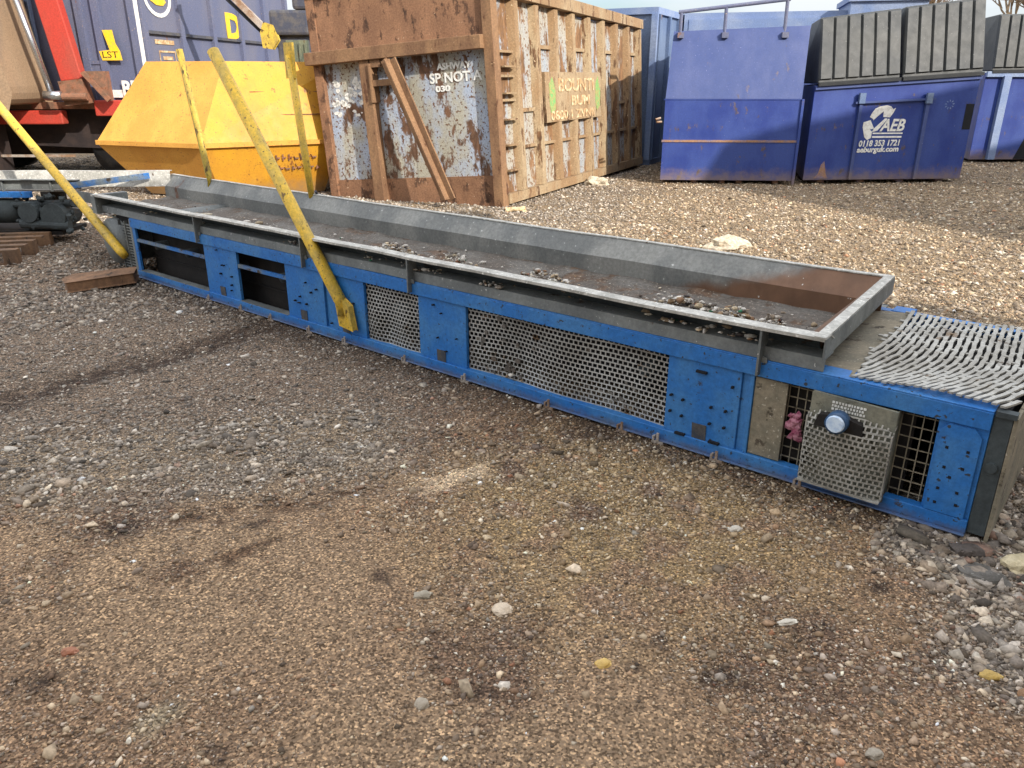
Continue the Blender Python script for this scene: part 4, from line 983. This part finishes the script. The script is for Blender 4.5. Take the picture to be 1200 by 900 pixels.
f = MB(); f.box(-1.6,-1.4,-.0,1.0,.0,1.33); f.box(-.3,-.1,.2,1.0,.0,1.30); build_each(f, 'stand', 'chassis', hop)

bc = thing('skip_container', 'faded blue ribbed container with yellow and white marks, up on the trailer', 'container', (-6.13, 13.92, 1.26), (0, 0, R(-8.9)))
# local: x negative = left along the end face, y = back along the side
f = MB(); f.box(-2.40, 0, 0, 6.0, 0.0, 2.5); f.build('body', 'faded', bc)
f = MB()
for x in (-2.40,-1.98,-1.05,-.74,-.10): f.box(x, x+.12, -.07, -.001, 0, 2.5)
f.build('end_post', 'faded', bc)
f = MB(); f.box(-1.0, -.74, -.04, -.001, .02, .65); f.box(-.98,-.66,-.055,-.041,.60,.66); f.build('end_locker', 'faded', bc)
f = MB(); f.box(-.02, .03, -.055, .04, .0, 2.5); f.build('white_corner_strip', 'white', bc)
f = MB(); f.box(-.70,-.40,-.05,-.02,.08,.20); f.build('white_step', 'white', bc)
lad = MB()
lad.box(-2.08,-2.02,-.16,-.10,.0,2.5); lad.box(-1.80,-1.77,-.16,-.10,.0,2.5)
for k in range(9): lad.box(-2.02,-1.80,-.15,-.12,.15+.28*k,.18+.28*k)
lad.build('ladder', 'steelblue', bc)
for k in range(6):
    y = .12 + 1.13*k
    f = MB(); f.box(.001, .07, y-.06, y+.06, 0, 2.5); f.build('side_rib', 'faded', bc)
f = MB()
for k in range(5): 
    y = .19+1.13*k; f.box(.001, .05, y, y+1.0, 1.08, 1.13)
f.build('side_rail', 'slate', bc)
text('lettering', 'D', 'yellow_mark', bc, (.008, 2.95, 1.15), (0,1,0), (0,0,1), .62, .004, .62, 0, .03)
text('lettering', 'BR', 'white', bc, (-.42, -.075, .12), (1,0,0), (0,0,1), .32, .003, .36, 0, .01)
# yellow mark on the end face
f = MB(); f.prism([(-.60,1.12),(-.42,1.12),(-.40,.92),(-.34,.80),(-.32,.66),(-.68,.66),(-.72,.80),(-.52,.82)], -.078, -.072, 'y'); f.build('yellow_mark', 'yellow_mark', bc)
text('lettering', 'LST', 'hole', bc, (-.68, -.079, .70), (1,0,0), (0,0,1), .14, .001, .30)
# round white ring emblem with a yellow shape in it
f = MB(); n_ = 26
for k in range(n_):
    a0, a1 = 6.28319*k/n_, 6.28319*(k+1)/n_; r0, r1 = .27, .33
    y0, z0 = .68, 1.68
    f.prism([(y0+r0*1.25*math.cos(a0), z0+r0*math.sin(a0)), (y0+r1*1.25*math.cos(a0), z0+r1*math.sin(a0)), (y0+r1*1.25*math.cos(a1), z0+r1*math.sin(a1)), (y0+r0*1.25*math.cos(a1), z0+r0*math.sin(a1))], .006, .010, 'x')
f.build('ring_emblem', 'white', bc)
f = MB(); f.prism([(.42,1.70),(.52,1.76),(.66,1.74),(.86,1.68),(.92,1.60),(.82,1.54),(.62,1.54),(.46,1.60)], .006, .012, 'x'); f.build('emblem_centre', 'yellow_mark', bc)
f = MB(); f.box(.006, .010, .42, 1.0, .93, 1.0); f.box(.006,.010,.5,1.0,.80,.83); f.box(.006,.010,.5,1.0,.60,.62); f.box(.006,.010,.5,.52,.62,.80); f.box(.006,.010,.98,1.0,.62,.80); f.box(.006,.01,.6,.9,.68,.74); f.build('pale_stencils', 'cream', bc)

# ------------------------------------------------------------------ bare trees
def tree(x, y, h, seed, label):
    rs = random.Random(seed)
    t = thing('bare_tree', label, 'tree', (x, y, 0), (0,0,0), 'bare trees beyond the skips')
    tr = MB(); cw = MB()
    def grow(p, d, l, r, depth):
        q = p + d*l
        mid = p.lerp(q, .5) + Vector((rs.uniform(-1,1), rs.uniform(-1,1), 0))*l*.06
        (tr if depth > 4 else cw).tube([tuple(p), tuple(mid), tuple(q)], [r, r*.85, r*.68], 6 if depth > 4 else 3, 0, False)
        if depth == 0: return
        for k in range(3 if depth > 1 else 4):
            nd = (d + Vector((rs.uniform(-1,1), rs.uniform(-1,1), rs.uniform(-.25,.7)))*.62).normalized()
            grow(p.lerp(q, rs.uniform(.55,1)) , nd, l*rs.uniform(.62,.85), max(r*.6, .008), depth-1)
    grow(Vector((0,0,0)), Vector((0,0,1)), h*.24, h*.022, 6)
    tr.build('trunk', 'bark', t); cw.build('crown', 'bark', t)
tree(18.5, 42, 12.5, 1, 'bare twiggy tree just left of the black lids top')
tree(21.5, 44, 10, 2, 'bare tree whose twigs show over the lettered compactor lids')
tree(25.5, 42, 13, 3, 'bare tree above the gap at the upper right corner')
tree(29.0, 45, 13, 4, 'rightmost bare tree beyond the farther compactor')
